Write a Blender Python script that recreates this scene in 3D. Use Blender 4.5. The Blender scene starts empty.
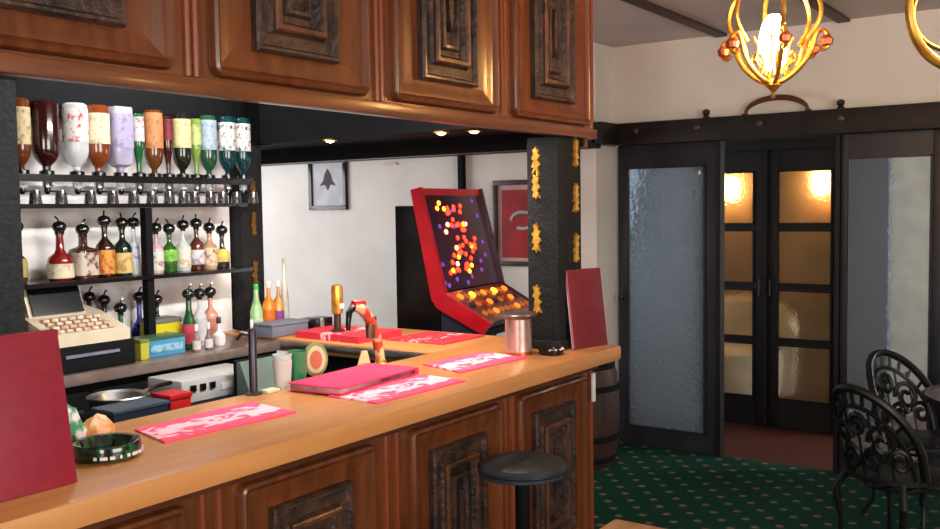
import bpy, bmesh, math, random
from mathutils import Vector, Matrix
random.seed(7)
PI = math.pi
S = bpy.context.scene
COL = S.collection

# ------------------------------------------------------------------ camera, world, light, exposure
cam = bpy.data.cameras.new('camera'); camo = bpy.data.objects.new('camera', cam); COL.objects.link(camo)
cam.sensor_width = 36.0; cam.lens = 36.0 * 950.0 / 940.0; cam.clip_start = 0.02
A_, P_, RO_ = math.radians(34.8), math.radians(3.37), math.radians(0.8)
F = Vector((math.cos(A_)*math.cos(P_), math.sin(A_)*math.cos(P_), -math.sin(P_)))
R0 = Vector((math.sin(A_), -math.cos(A_), 0)); U0 = R0.cross(F)
R_ = R0*math.cos(RO_) - U0*math.sin(RO_); U_ = U0*math.cos(RO_) + R0*math.sin(RO_)
camo.matrix_world = Matrix(((R_.x, U_.x, -F.x, 0), (R_.y, U_.y, -F.y, 0), (R_.z, U_.z, -F.z, 1.68), (0, 0, 0, 1)))
S.camera = camo
W = bpy.data.worlds.new('world'); S.world = W; W.use_nodes = True
W.node_tree.nodes['Background'].inputs[0].default_value = (0.75, 0.85, 1.0, 1)
W.node_tree.nodes['Background'].inputs[1].default_value = 0.6
S.view_settings.view_transform = 'Standard'; S.view_settings.look = 'None'
S.view_settings.gamma = 1.0; S.view_settings.use_curve_mapping = False
S.view_settings.exposure = 0.45

def area(name, loc, target, sx, sy, power, col):
    l = bpy.data.lights.new(name, 'AREA'); l.shape = 'RECTANGLE'; l.size = sx; l.size_y = sy; l.energy = power; l.color = col
    o = bpy.data.objects.new(name, l); COL.objects.link(o); o.location = loc
    d = Vector(target) - Vector(loc); o.rotation_euler = d.to_track_quat('-Z', 'Y').to_euler()
    return o
def point(name, loc, power, col, r=0.04):
    l = bpy.data.lights.new(name, 'POINT'); l.energy = power; l.color = col; l.shadow_soft_size = r
    o = bpy.data.objects.new(name, l); COL.objects.link(o); o.location = loc; return o
def spot(name, loc, target, power, col, ang=100, r=0.02):
    l = bpy.data.lights.new(name, 'SPOT'); l.energy = power; l.color = col; l.shadow_soft_size = r
    l.spot_size = math.radians(ang); l.spot_blend = 0.6
    o = bpy.data.objects.new(name, l); COL.objects.link(o); o.location = loc
    d = Vector(target) - Vector(loc); o.rotation_euler = d.to_track_quat('-Z', 'Y').to_euler(); return o
# fill lamps added at invented windows of bar (behind / right of camera), lounge, porch
area('fill_bar_side', (1.3, -2.85, 1.65), (1.7, 2.0, 1.3), 2.6, 1.5, 95, (1.0, 0.95, 0.88))
area('fill_bar_back', (-2.35, -0.3, 1.7), (2.2, 1.6, 1.2), 2.2, 1.4, 85, (1.0, 0.95, 0.88))
area('fill_lounge', (4.3, 6.85, 1.6), (5.2, 4.2, 1.3), 2.2, 1.4, 55, (0.97, 0.97, 1.0))  # added to brighten the white lounge wall
area('fill_porch', (7.65, -.75, 1.6), (7.9, 1.3, 1.3), 0.8, 1.6, 62, (1.0, 0.97, 0.92))  # added to light the pale pier behind the misted glass
area('fill_passage', (6.65, 3.3, 1.5), (6.5, 1.0, 1.0), 0.6, 1.6, 4.5, (0.80, 0.88, 1.0))  # added fill behind the hammered glass, no window stands there

# ------------------------------------------------------------------ materials
MATS = {}
def lin(c):
    return tuple(((x/255)/12.92 if x/255 <= 0.04045 else ((x/255+0.055)/1.055)**2.4) for x in c)
def mat(name, rgb, rough=0.5, metal=0.0, rgb2=None, scale=8.0, stretch=(1, 1, 1), bump=0.0, bscale=None, coat=0.0,
        trans=0.0, emis=None, estr=0.0, detail=4.0, lo=0.35, hi=0.65, spec=0.5, ior=1.45):
    if name in MATS: return MATS[name]
    m = bpy.data.materials.new(name); m.use_nodes = True; nt = m.node_tree; N = nt.nodes; L = nt.links
    b = N['Principled BSDF']; c = lin(rgb) + (1,)
    b.inputs['Base Color'].default_value = c; b.inputs['Roughness'].default_value = rough
    b.inputs['Metallic'].default_value = metal; b.inputs['Coat Weight'].default_value = coat
    b.inputs['Coat Roughness'].default_value = 0.15; b.inputs['Transmission Weight'].default_value = trans
    b.inputs['Specular IOR Level'].default_value = spec; b.inputs['IOR'].default_value = ior
    if emis: b.inputs['Emission Color'].default_value = lin(emis) + (1,); b.inputs['Emission Strength'].default_value = estr
    tc = N.new('ShaderNodeTexCoord'); mp = N.new('ShaderNodeMapping'); mp.inputs['Scale'].default_value = stretch
    L.new(tc.outputs['Object'], mp.inputs[0])
    nz = N.new('ShaderNodeTexNoise'); nz.inputs['Scale'].default_value = scale; nz.inputs['Detail'].default_value = detail
    L.new(mp.outputs[0], nz.inputs['Vector'])
    r = N.new('ShaderNodeValToRGB'); r.color_ramp.elements[0].position = lo; r.color_ramp.elements[1].position = hi
    c2 = lin(rgb2 if rgb2 else tuple(x*0.9 for x in rgb)) + (1,)
    r.color_ramp.elements[0].color = c2; r.color_ramp.elements[1].color = c
    L.new(nz.outputs['Fac'], r.inputs[0]); L.new(r.outputs[0], b.inputs['Base Color'])
    if bump > 0:
        n2 = N.new('ShaderNodeTexNoise'); n2.inputs['Scale'].default_value = bscale or scale*3; n2.inputs['Detail'].default_value = 3
        L.new(mp.outputs[0], n2.inputs['Vector'])
        bp = N.new('ShaderNodeBump'); bp.inputs['Strength'].default_value = bump; bp.inputs['Distance'].default_value = 0.01
        L.new(n2.outputs['Fac'], bp.inputs['Height']); L.new(bp.outputs[0], b.inputs['Normal'])
    MATS[name] = m; return m
M = dict(
    wood_h=mat('polished_wood_horizontal', (118, 64, 31), 0.33, rgb2=(94, 47, 21), scale=3, stretch=(1, 8, 9), bump=0.08, coat=0.35),
    wood_v=mat('polished_wood_vertical', (112, 59, 29), 0.33, rgb2=(88, 43, 20), scale=3, stretch=(9, 8, 1), bump=0.08, coat=0.35),
    mould=mat('moulding_wood', (124, 64, 35), 0.28, rgb2=(120, 54, 26), scale=3, stretch=(6, 6, 2), coat=0.6),
    mould2=mat('carved_frame_wood', (104, 60, 38), 0.4, rgb2=(62, 38, 28), scale=12, bump=0.4, bscale=40, coat=0.3),
    carved=mat('carved_dark_wood', (74, 50, 38), 0.45, rgb2=(34, 24, 22), scale=14, stretch=(1, 1, 1), bump=0.7, bscale=45, coat=0.2),
    counter=mat('countertop_wood', (204, 142, 84), 0.36, rgb2=(194, 130, 74), scale=2.5, stretch=(1, 9, 9), bump=0.03, coat=0.25),
    counter2=mat('countertop_wood_return', (204, 142, 84), 0.36, rgb2=(194, 130, 74), scale=2.5, stretch=(9, 1, 9), bump=0.03, coat=0.25),
    black=mat('black_paint', (12, 13, 16), 0.8, rgb2=(8, 8, 10), scale=12, spec=0.2),
    blackgloss=mat('black_gloss', (14, 14, 16), 0.2, rgb2=(10, 10, 12)),
    blackbeam=mat('old_black_oak', (34, 27, 27), 0.5, rgb2=(18, 15, 17), scale=5, stretch=(2, 2, 2), bump=0.3),
    pillar=mat('rough_black_plaster', (19, 21, 24), 0.8, rgb2=(7, 8, 10), scale=30, bump=0.8, bscale=60),
    gold=mat('gilt', (240, 190, 84), 0.4, 0.6, rgb2=(200, 140, 50), scale=40, bump=0.4),
    brass=mat('brass', (236, 184, 86), 0.28, 0.8, rgb2=(206, 140, 58), scale=20),
    copperish=mat('rose_brass', (205, 120, 80), 0.3, 0.8, rgb2=(180, 90, 60), scale=20),
    steel=mat('steel', (190, 188, 188), 0.28, 1.0, rgb2=(160, 158, 160), scale=10),
    pinksteel=mat('pink_pewter', (205, 180, 172), 0.3, 0.7, rgb2=(180, 150, 142), scale=10),
    wall=mat('cream_wall', (232, 224, 216), 0.85, rgb2=(226, 217, 208), scale=3, bump=0.05, bscale=60),
    wallw=mat('white_wall', (226, 220, 214), 0.85, rgb2=(216, 209, 203), scale=2.5, bump=0.05, bscale=60),
    ceil=mat('ceiling_paint', (206, 196, 190), 0.9, rgb2=(198, 188, 182), scale=2),
    batten=mat('brown_batten', (74, 52, 44), 0.6, rgb2=(60, 42, 38), scale=5),
    frame=mat('painted_door_frame', (50, 50, 60), 0.4, rgb2=(34, 34, 42), scale=5, stretch=(1, 1, .3)),
    framedk=mat('dark_door_frame', (16, 14, 16), 0.5, rgb2=(10, 9, 10), scale=5),
    maroon=mat('maroon_leatherette', (140, 14, 44), 0.5, rgb2=(130, 10, 38), scale=30),
    maroon2=mat('dull_maroon_leatherette', (112, 28, 40), 0.45, rgb2=(100, 22, 34), scale=30, bump=0.1, bscale=150),
    page=mat('page_edge', (226, 190, 190), 0.8),
    paper=mat('white_paper', (232, 230, 226), 0.7),
    red=mat('red_lacquer', (190, 18, 38), 0.3, rgb2=(170, 12, 30), coat=0.4),
    grey=mat('grey_plastic', (112, 116, 132), 0.5, rgb2=(100, 104, 120)),
    beige=mat('beige_plastic', (196, 184, 160), 0.5, rgb2=(184, 170, 146)),
    backtop=mat('backbar_laminate', (112, 98, 92), 0.3, rgb2=(96, 82, 78), scale=20, coat=0.3),
    white=mat('white_plastic', (228, 228, 226), 0.4),
    backboard=mat('white_backboard', (244, 240, 238), 0.6),
    vinyl=mat('black_vinyl', (44, 50, 56), 0.35, rgb2=(34, 38, 44), scale=20, bump=0.1),
    iron=mat('black_cast_metal', (15, 16, 18), 0.42, 0.2, rgb2=(9, 10, 11), scale=20, bump=0.2),
    yellowwood=mat('honey_pine', (222, 170, 92), 0.35, rgb2=(196, 136, 66), scale=3, stretch=(1, 8, 8), coat=0.3),
    barrel=mat('barrel_oak', (62, 34, 26), 0.55, rgb2=(40, 22, 18), scale=5, stretch=(6, 6, 1), bump=0.2),
    red_floor=mat('red_quarry', (84, 30, 20), 0.6, rgb2=(40, 16, 14), scale=9, stretch=(2, 6, 1)),
    pink=mat('pink_cover', (236, 56, 102), 0.6, rgb2=(224, 44, 90), scale=12),
    glassgreen=mat('dark_green_glass', (14, 84, 42), 0.08, rgb2=(3, 16, 9), lo=.45, hi=.6, scale=40, coat=0.8),
)
def simple(rgb, rough=0.35, metal=0.0, **k):
    return mat('tone_%d_%d_%d' % rgb + ('m' if metal else ''), rgb, rough, metal, **k)
def glass(name, rgb, rough=0.05):
    if name in MATS: return MATS[name]
    m = bpy.data.materials.new(name); m.use_nodes = True; nt = m.node_tree; N = nt.nodes; L = nt.links
    b = N['Principled BSDF']; c = lin(rgb)+(1,)
    b.inputs['Base Color'].default_value = c; b.inputs['Roughness'].default_value = rough
    b.inputs['Transmission Weight'].default_value = 0.55; b.inputs['IOR'].default_value = 1.2
    b.inputs['Coat Weight'].default_value = 0.5
    MATS[name] = m; return m
def hammered(name, rgb, rough, transl, scale, strength):
    """obscured door glass: part rough transmission, part milky scattering, with a hammered bump"""
    m = bpy.data.materials.new(name); m.use_nodes = True; nt = m.node_tree; N = nt.nodes; L = nt.links
    b = N['Principled BSDF']; c = lin(rgb)+(1,)
    b.inputs['Base Color'].default_value = c; b.inputs['Roughness'].default_value = rough
    b.inputs['Transmission Weight'].default_value = 1.0; b.inputs['IOR'].default_value = 1.12
    tr = N.new('ShaderNodeBsdfTranslucent'); tr.inputs[0].default_value = c
    df = N.new('ShaderNodeBsdfDiffuse'); df.inputs[0].default_value = c
    m1 = N.new('ShaderNodeMixShader'); m1.inputs[0].default_value = 0.3; L.new(tr.outputs[0], m1.inputs[1]); L.new(df.outputs[0], m1.inputs[2])
    m2 = N.new('ShaderNodeMixShader'); m2.inputs[0].default_value = transl; L.new(b.outputs[0], m2.inputs[1]); L.new(m1.outputs[0], m2.inputs[2])
    L.new(m2.outputs[0], N['Material Output'].inputs[0])
    tc = N.new('ShaderNodeTexCoord'); v = N.new('ShaderNodeTexVoronoi'); v.inputs['Scale'].default_value = scale
    L.new(tc.outputs['Object'], v.inputs['Vector'])
    bp = N.new('ShaderNodeBump'); bp.inputs['Strength'].default_value = strength; bp.inputs['Distance'].default_value = 0.01
    L.new(v.outputs['Distance'], bp.inputs['Height']); L.new(bp.outputs[0], b.inputs['Normal']); L.new(bp.outputs[0], df.inputs['Normal'])
    return m
M['hammer'] = hammered('hammered_glass', (158, 170, 180), 0.26, 0.45, 34, 1.6)
M['frost'] = hammered('frosted_pane', (206, 192, 170), 0.26, 0.12, 60, 0.3)
M['reed'] = hammered('misted_glass', (205, 212, 216), 0.14, 0.1, 30, 0.3)
M['clear'] = glass('clear_glass', (232, 236, 238), 0.04)

def carpet_mat():
    m = bpy.data.materials.new('green_carpet'); m.use_nodes = True; nt = m.node_tree; N = nt.nodes; L = nt.links
    b = N['Principled BSDF']; b.inputs['Roughness'].default_value = 0.95; b.inputs['Specular IOR Level'].default_value = 0.1
    tc = N.new('ShaderNodeTexCoord'); mp = N.new('ShaderNodeMapping'); mp.inputs['Rotation'].default_value = (0, 0, PI/4+0.1)
    L.new(tc.outputs['Object'], mp.inputs[0])
    v = N.new('ShaderNodeTexVoronoi'); v.inputs['Scale'].default_value = 7.6; v.inputs['Randomness'].default_value = 0.0
    L.new(mp.outputs[0], v.inputs['Vector'])
    r = N.new('ShaderNodeValToRGB'); r.color_ramp.elements[0].position = 0.11; r.color_ramp.elements[1].position = 0.2
    r.color_ramp.elements[0].color = (1, 1, 1, 1); r.color_ramp.elements[1].color = (0, 0, 0, 1); L.new(v.outputs['Distance'], r.inputs[0])
    n = N.new('ShaderNodeTexNoise'); n.inputs['Scale'].default_value = 60; L.new(tc.outputs['Object'], n.inputs['Vector'])
    g = N.new('ShaderNodeValToRGB'); g.color_ramp.elements[0].color = lin((12, 44, 37))+(1,); g.color_ramp.elements[1].color = lin((22, 68, 54))+(1,)
    L.new(n.outputs['Fac'], g.inputs[0])
    mx = N.new('ShaderNodeMix'); mx.data_type = 'RGBA'; L.new(r.outputs[0], mx.inputs[0]); L.new(g.outputs[0], mx.inputs[6])
    mx.inputs[7].default_value = lin((112, 96, 88))+(1,); L.new(mx.outputs[2], b.inputs['Base Color'])
    return m
M['carpet'] = carpet_mat()
M['passage'] = mat('passage_wall', (168, 146, 116), .8, rgb2=(150, 130, 104))
def towel_mat(name, base, dens):
    """woven bar towel: pink or red cloth printed with pale illegible blotches"""
    m = bpy.data.materials.new(name); m.use_nodes = True; nt = m.node_tree; N = nt.nodes; L = nt.links
    b = N['Principled BSDF']; b.inputs['Roughness'].default_value = 0.9
    tc = N.new('ShaderNodeTexCoord'); mp = N.new('ShaderNodeMapping'); mp.inputs['Scale'].default_value = (1, 1.6, 1)
    L.new(tc.outputs['Object'], mp.inputs[0])
    n = N.new('ShaderNodeTexNoise'); n.inputs['Scale'].default_value = 15; n.inputs['Detail'].default_value = 3; n.inputs['Distortion'].default_value = 1.0
    L.new(mp.outputs[0], n.inputs['Vector'])
    sx = N.new('ShaderNodeSeparateXYZ'); L.new(tc.outputs['Object'], sx.inputs[0])
    a = N.new('ShaderNodeMath'); a.operation = 'ABSOLUTE'; L.new(sx.outputs[1], a.inputs[0])
    q = N.new('ShaderNodeMapRange'); q.inputs[1].default_value = 0.045; q.inputs[2].default_value = 0.10; q.inputs[3].default_value = dens; q.inputs[4].default_value = -0.2
    L.new(a.outputs[0], q.inputs[0])
    ad = N.new('ShaderNodeMath'); ad.operation = 'ADD'; L.new(n.outputs['Fac'], ad.inputs[0]); L.new(q.outputs[0], ad.inputs[1])
    r = N.new('ShaderNodeValToRGB'); r.color_ramp.elements[0].position = 0.52; r.color_ramp.elements[1].position = 0.6
    r.color_ramp.elements[0].color = lin(base)+(1,); r.color_ramp.elements[1].color = lin((250, 196, 206))+(1,)
    L.new(ad.outputs[0], r.inputs[0]); L.new(r.outputs[0], b.inputs['Base Color'])
    return m
M['towel'] = towel_mat('pink_bar_towel', (240, 84, 120), 0.10)
M['towelred'] = towel_mat('red_bar_towel', (206, 40, 60), -0.02)

# ------------------------------------------------------------------ mesh builder
class MB:
    def __init__(s): s.b = bmesh.new()
    def box(s, x0, x1, y0, y1, z0, z1, bev=0.0, rot=None, piv=None):
        r = bmesh.ops.create_cube(s.b, size=1.0); vs = r['verts']
        for v in vs:
            v.co = Vector(((x0+x1)/2 + v.co.x*(x1-x0), (y0+y1)/2 + v.co.y*(y1-y0), (z0+z1)/2 + v.co.z*(z1-z0)))
        if bev > 0:
            es = list({e for v in vs for e in v.link_edges})
            rr = bmesh.ops.bevel(s.b, geom=es, offset=bev, segments=2, affect='EDGES', profile=0.6)
            vs = list({v for f in rr['faces'] for v in f.verts} | {v for v in vs if v.is_valid})
        if rot is not None:
            p = Vector(piv if piv else ((x0+x1)/2, (y0+y1)/2, (z0+z1)/2))
            for v in vs: v.co = p + rot @ (v.co - p)
        return s
    def ring(s, pts): return [s.b.verts.new(p) for p in pts]
    def skin(s, rings, closed=True, cap0=False, cap1=False, loop=False):
        n = len(rings[0]); m = len(rings)
        for i in range(m if loop else m-1):
            a, b = rings[i], rings[(i+1) % m]
            for j in range(n if closed else n-1):
                k = (j+1) % n
                try: s.b.faces.new((a[j], a[k], b[k], b[j]))
                except ValueError: pass
        if cap0: s.b.faces.new(list(reversed(rings[0])))
        if cap1: s.b.faces.new(rings[-1])
    def lathe(s, prof, c=(0, 0, 0), seg=20, sx=1.0, sy=1.0, cap0=True, cap1=True, power=1.0):
        rings = []
        for r, z in prof:
            pts = []
            for j in range(seg):
                a = 2*PI*(j+0.5)/seg; ca, sa = math.cos(a), math.sin(a)
                if power != 1.0:
                    ca = math.copysign(abs(ca)**power, ca); sa = math.copysign(abs(sa)**power, sa)
                pts.append((c[0]+max(r, 1e-4)*sx*ca, c[1]+max(r, 1e-4)*sy*sa, c[2]+z))
            rings.append(s.ring(pts))
        s.skin(rings, True, cap0, cap1); return s
    def tube(s, pts, r, seg=8, closed=False, flat=1.0):
        P = [Vector(p) for p in pts]; n = len(P); rr = r if isinstance(r, (list, tuple)) else [r]*n
        rings = []; up = None
        for i in range(n):
            if closed: t = P[(i+1) % n]-P[i-1]
            else: t = P[min(i+1, n-1)]-P[max(i-1, 0)]
            t.normalize()
            if up is None:
                up = Vector((0, 0, 1)) if abs(t.z) < 0.9 else Vector((1, 0, 0))
            x = t.cross(up); 
            if x.length < 1e-4: x = t.cross(Vector((0, 1, 0)))
            x.normalize(); u = x.cross(t).normalized(); up = u
            rings.append(s.ring([P[i] + x*math.cos(2*PI*j/seg)*rr[i] + u*math.sin(2*PI*j/seg)*rr[i]*flat for j in range(seg)]))
        s.skin(rings, True, not closed, not closed, loop=closed); return s
    def prism(s, poly, axis, a, b):
        """polygon in the plane normal to axis, extruded from a to b"""
        def pt(u, v, w): return {'x': (w, u, v), 'y': (u, w, v), 'z': (u, v, w)}[axis]
        r0 = s.ring([pt(u, v, a) for u, v in poly]); r1 = s.ring([pt(u, v, b) for u, v in poly])
        s.skin([r0, r1], True, True, True); return s
    def steps(s, x0, x1, z0, z1, y, prof, rad=0.0, fill=True, n=4):
        """nested rectangle loops in the XZ plane at depth y facing -Y; prof = [(inset, protrusion)]"""
        rings = []
        for ins, pr in prof:
            a0, a1, c0, c1 = x0+ins, x1-ins, z0+ins, z1-ins; r = max(rad-ins, 0.0)
            if rad > 0:
                pts = []
                for cx, cz, st in ((a1-r, c0+r, -PI/2), (a1-r, c1-r, 0), (a0+r, c1-r, PI/2), (a0+r, c0+r, PI)):
                    for k in range(n+1):
                        t = st+PI/2*k/n; pts.append((cx+(r+1e-4)*math.cos(t), y-pr, cz+(r+1e-4)*math.sin(t)))
            else: pts = [(a0, y-pr, c0), (a1, y-pr, c0), (a1, y-pr, c1), (a0, y-pr, c1)]
            rings.append(s.ring(pts))
        s.skin(rings, True, False, fill); return s
    def build(s, name, m, parent=None, loc=None, angle=35):
        bm = s.b
        bmesh.ops.recalc_face_normals(bm, faces=bm.faces[:])
        for f in bm.faces: f.smooth = True
        for e in bm.edges:
            if len(e.link_faces) == 2 and e.calc_face_angle(0) > math.radians(angle): e.smooth = False
        me = bpy.data.meshes.new(name); bm.to_mesh(me); bm.free()
        me.materials.append(m)
        o = bpy.data.objects.new(name, me); COL.objects.link(o)
        if parent is not None: o.parent = parent
        if loc is not None: o.location = loc
        return o
def tag(o, label=None, cat=None, group=None, kind=None):
    if label: o['label'] = label
    if cat: o['category'] = cat
    if group: o['group'] = group
    if kind: o['kind'] = kind
    return o
def thing(name, label, cat, loc=(0, 0, 0), rz=0.0, group=None):
    o = bpy.data.objects.new(name, None); COL.objects.link(o); o.location = loc; o.rotation_euler = (0, 0, rz)
    o.empty_display_size = 0.05
    return tag(o, label, cat, group)
def struct(name, mb, m): return tag(mb.build(name, m), kind='structure')
def copy_tree(o, parent=None):
    c = o.copy(); COL.objects.link(c)
    if parent is not None: c.parent = parent
    for ch in list(o.children): copy_tree(ch, c)
    return c

# ------------------------------------------------------------------ the setting
CE = 2.79
struct('floor', MB().box(-2.6, 6.12, -3.1, 7.1, -0.1, 0), M['carpet'])
struct('floor_porch', MB().box(6.12, 9.7, -1.5, 7.1, -0.1, 0), M['red_floor'])
struct('ceiling', MB().box(-2.6, 9.7, -3.1, 7.1, CE, CE+0.1), M['ceil'])
# shell walls with openings for the added windows
def wall_with_hole(name, axis, pos, thick, u0, u1, hu0, hu1, hz0, hz1, m):
    mb = MB()
    def bx(a, b, z0, z1):
        if axis == 'x': mb.box(pos, pos+thick, a, b, z0, z1)
        else: mb.box(a, b, pos, pos+thick, z0, z1)
    bx(u0, hu0, 0, CE); bx(hu1, u1, 0, CE); bx(hu0, hu1, 0, hz0); bx(hu0, hu1, hz1, CE)
    return struct(name, mb, m)
wall_with_hole('wall_right', 'y', -3.1, 0.1, -2.6, 9.7, 0.0, 2.6, 0.9, 2.4, M['wall'])
wall_with_hole('wall_back', 'x', -2.6, 0.1, -3.0, 7.0, -1.4, 0.8, 1.0, 2.4, M['wall'])
wall_with_hole('wall_left', 'y', 7.0, 0.1, -2.6, 9.7, 3.2, 5.4, 0.9, 2.3, M['wallw'])
struct('wall_porch', MB().box(9.6, 9.7, -3.0, 7.0, 0, CE), M['wallw'])
wall_with_hole('wall_porch_end', 'y', -1.0, 0.1, 6.3, 9.6, 7.2, 8.1, 0.75, 2.45, M['wallw'])
def window(n, axis, pos, u0, u1, z0, z1):
    mb = MB(); t = 0.05
    def bx(mb, a, b, c, d, h=0.03):
        if axis == 'x': mb.box(pos-h, pos+h, a, b, c, d)
        else: mb.box(a, b, pos-h, pos+h, c, d)
    bx(mb, u0, u1, z0, z0+t); bx(mb, u0, u1, z1-t, z1); bx(mb, u0, u0+t, z0+t, z1-t); bx(mb, u1-t, u1, z0+t, z1-t)
    c = (u0+u1)/2; bx(mb, c-0.02, c+0.02, z0+t, z1-t)
    w = struct('window_%d' % n, mb, M['white'])
    g = MB(); bx(g, u0+t, c-0.02, z0+t, z1-t, 0.004); bx(g, c+0.02, u1-t, z0+t, z1-t, 0.004)
    p = g.build('pane', M['clear'], w); return w
window(1, 'y', -3.05, 0.0, 2.6, 0.9, 2.4); window(2, 'x', -2.55, -1.4, 0.8, 1.0, 2.4)  # unseen windows, invented for the bar fill lamps
window(3, 'y', 7.05, 3.2, 5.4, 0.9, 2.3); window(4, 'y', -0.95, 7.2, 8.1, 0.75, 2.45)  # also invented, for the lounge and porch fills
# far wall of the lounge behind the bar, with a shallow return to the door wall
struct('wall_lounge', MB().box(5.84, 6.14, 3.0, 7.0, 0, CE), M['wallw'])
struct('wall_doors', MB().box(6.1, 6.3, -3.0, 3.0, 2.24, CE), M['wall'])
struct('wall_doors_side', MB().box(6.1, 6.3, -3.0, 0.2, 0, 2.24), M['wall'])
tb = MB().box(6.0, 6.1, -3.0, 2.98, 2.10, 2.25, 0.008).box(5.76, 5.84, 2.96, 7.0, 2.075, 2.25, 0.008).box(5.76, 6.1, 2.915, 2.995, 2.10, 2.25, 0.008)
struct('trim_1', tb, M['blackbeam'])
# ceiling battens
for k, (x0, x1, y) in enumerate(((3.2, 6.08, 2.17), (3.6, 6.08, 1.41), (2.6, 6.08, 0.62), (2.6, 6.08, -0.2))):
    if k < 2 or True: struct('trim_%d' % (k+2), MB().box(x0, x1, y, y+0.075, CE-0.02, CE, 0.004), M['batten'])
struct('trim_6', MB().box(5.79, 5.84, 4.085, 4.125, 1.2, 2.075), M['black'])   # black upright on lounge wall

# partition with glazed doors at X = 6.1
def glazed(name, label, X, y0, y1, z0, z1, gy0, gy1, gz, m, gm, th=0.05, kind=None, n=None):
    """a framed glazed leaf in the YZ plane; gz = list of (z0, z1) pane heights"""
    mb = MB(); mb.box(X, X+th, y0, gy0, z0, z1, 0.004).box(X, X+th, gy1, y1, z0, z1, 0.004)
    zs = [z0] + [v for p in gz for v in p] + [z1]
    for i in range(0, len(zs), 2): mb.box(X+0.004, X+th-0.004, gy0, gy1, zs[i], zs[i+1])
    d = tag(mb.build(name, m), label=None, kind='structure')
    bd = MB()
    for a, b in gz:
        for q0, q1, w0, w1 in ((gy0, gy1, a, a+0.012), (gy0, gy1, b-0.012, b), (gy0, gy0+0.012, a, b), (gy1-0.012, gy1, a, b)):
            bd.box(X-0.008, X+0.004, q0, q1, w0, w1)
    bd.build('glazing_bead', m, d)
    g = MB()
    for a, b in gz: g.box(X+th/2-0.004, X+th/2+0.004, gy0, gy1, a, b)
    g.build('pane', gm, d)
    return d
d1 = glazed('door_1', '', 6.1, 2.245, 2.965, 0.01, 2.1, 2.325, 2.895, [(0.13, 1.948)], M['frame'], M['hammer'])
MB().tube([(6.09, 2.935, 1.03), (6.05, 2.935, 1.03), (6.05, 2.89, 1.03)], 0.008).lathe([(0.02, 0), (0.02, 0.06)], (6.085, 2.935, 1.0), 10).build('door_handle', M['blackgloss'], d1)
glazed('window_5', '', 6.1, 0.87, 1.46, 0.01, 2.1, 0.95, 1.425, [(0.13, 1.958)], M['frame'], M['reed'])
glazed('window_6', '', 6.1, 0.2, 0.86, 0.01, 2.1, 0.26, 0.79, [(0.13, 1.958)], M['framedk'], M['reed'])
struct('trim_7', MB().box(6.08, 6.16, 2.215, 2.243, 0, 2.10), M['framedk'])
struct('trim_8', MB().box(6.08, 6.16, 1.463, 1.49, 0, 2.10), M['framedk'])
struct('trim_9', MB().box(6.1, 6.2, 0.2, 3.0, 2.1, 2.24), M['framedk'])
gz = [(0.22, 0.635), (0.675, 1.045), (1.085, 1.49), (1.53, 1.93)]
d2 = glazed('door_2', '', 7.1, 1.69, 2.225, 0.005, 2.1, 1.757, 2.148, gz, M['framedk'], M['frost'])
d3 = glazed('door_3', '', 7.1, 2.235, 2.78, 0.005, 2.1, 2.322, 2.715, gz, M['framedk'], M['frost'])
for d, y in ((d2, 2.19), (d3, 2.27)):
    MB().tube([(7.1, y, 1.0), (7.06, y, 1.0), (7.06, y, 1.12), (7.1, y, 1.12)], 0.008).build('door_handle', M['blackgloss'], d)
struct('trim_12', MB().box(7.085, 7.155, 2.222, 2.238, 0.005, 2.1), M['framedk'])
struct('wall_porch_side', MB().box(7.1, 7.2, 2.79, 7.0, 0, 2.24), M['wallw'])
struct('trim_13', MB().box(7.1, 7.2, 1.38, 1.68, 0, 2.084), mat('slate_blue_jamb', (74, 90, 108), .6))
struct('trim_10', MB().box(7.08, 7.2, 1.36, 2.79, 2.085, CE), M['framedk'])

# ------------------------------------------------------------------ bar: canopy
can = thing('bar_canopy', 'carved wooden canopy hanging over the bar, with raised picture-frame panels', 'bar canopy', (0, 0, 0))
CEN = [0.50, 1.255, 2.0, 2.745, 3.485]
MB().box(-0.6, 3.87, 2.0, 2.03, 1.985, CE-0.005).build('front_board', M['wood_v'], can)
MB().box(-0.6, 3.88, 1.985, 2.0, 1.985, 2.028, 0.006).build('bottom_rail', M['wood_h'], can)
MB().box(3.84, 3.87, 2.03, 4.2, 1.95, CE-0.005).build('end_board', M['wood_v'], can)
MB().box(3.525, 3.84, 2.04, 4.2, 2.03, CE-0.005).box(3.44, 3.525, 2.04, 3.7, 2.03, CE-0.005).box(3.832, 3.8395, 2.04, 4.2, 1.952, 2.03).build('end_soffit', M['black'], can)
MB().box(-0.6, 3.42, 2.03, 2.035, 2.0, CE-0.005).build('inner_lining', M['black'], can)
BEAD = [(0, 0.0), (0.0, 0.012), (0.006, 0.024), (0.015, 0.028), (0.024, 0.022), (0.03, 0.012), (0.045, 0.010), (0.055, 0.006), (0.075, 0.004), (0.085, 0.002)]
BLOCK = [(0, 0.0), (0.0, 0.022), (0.006, 0.03), (0.014, 0.03), (0.022, 0.014), (0.055, 0.012), (0.066, 0.03), (0.076, 0.034),
         (0.086, 0.03), (0.094, 0.014), (0.112, 0.012), (0.12, 0.026), (0.13, 0.028), (0.138, 0.008), (0.15, 0.006)]
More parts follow.
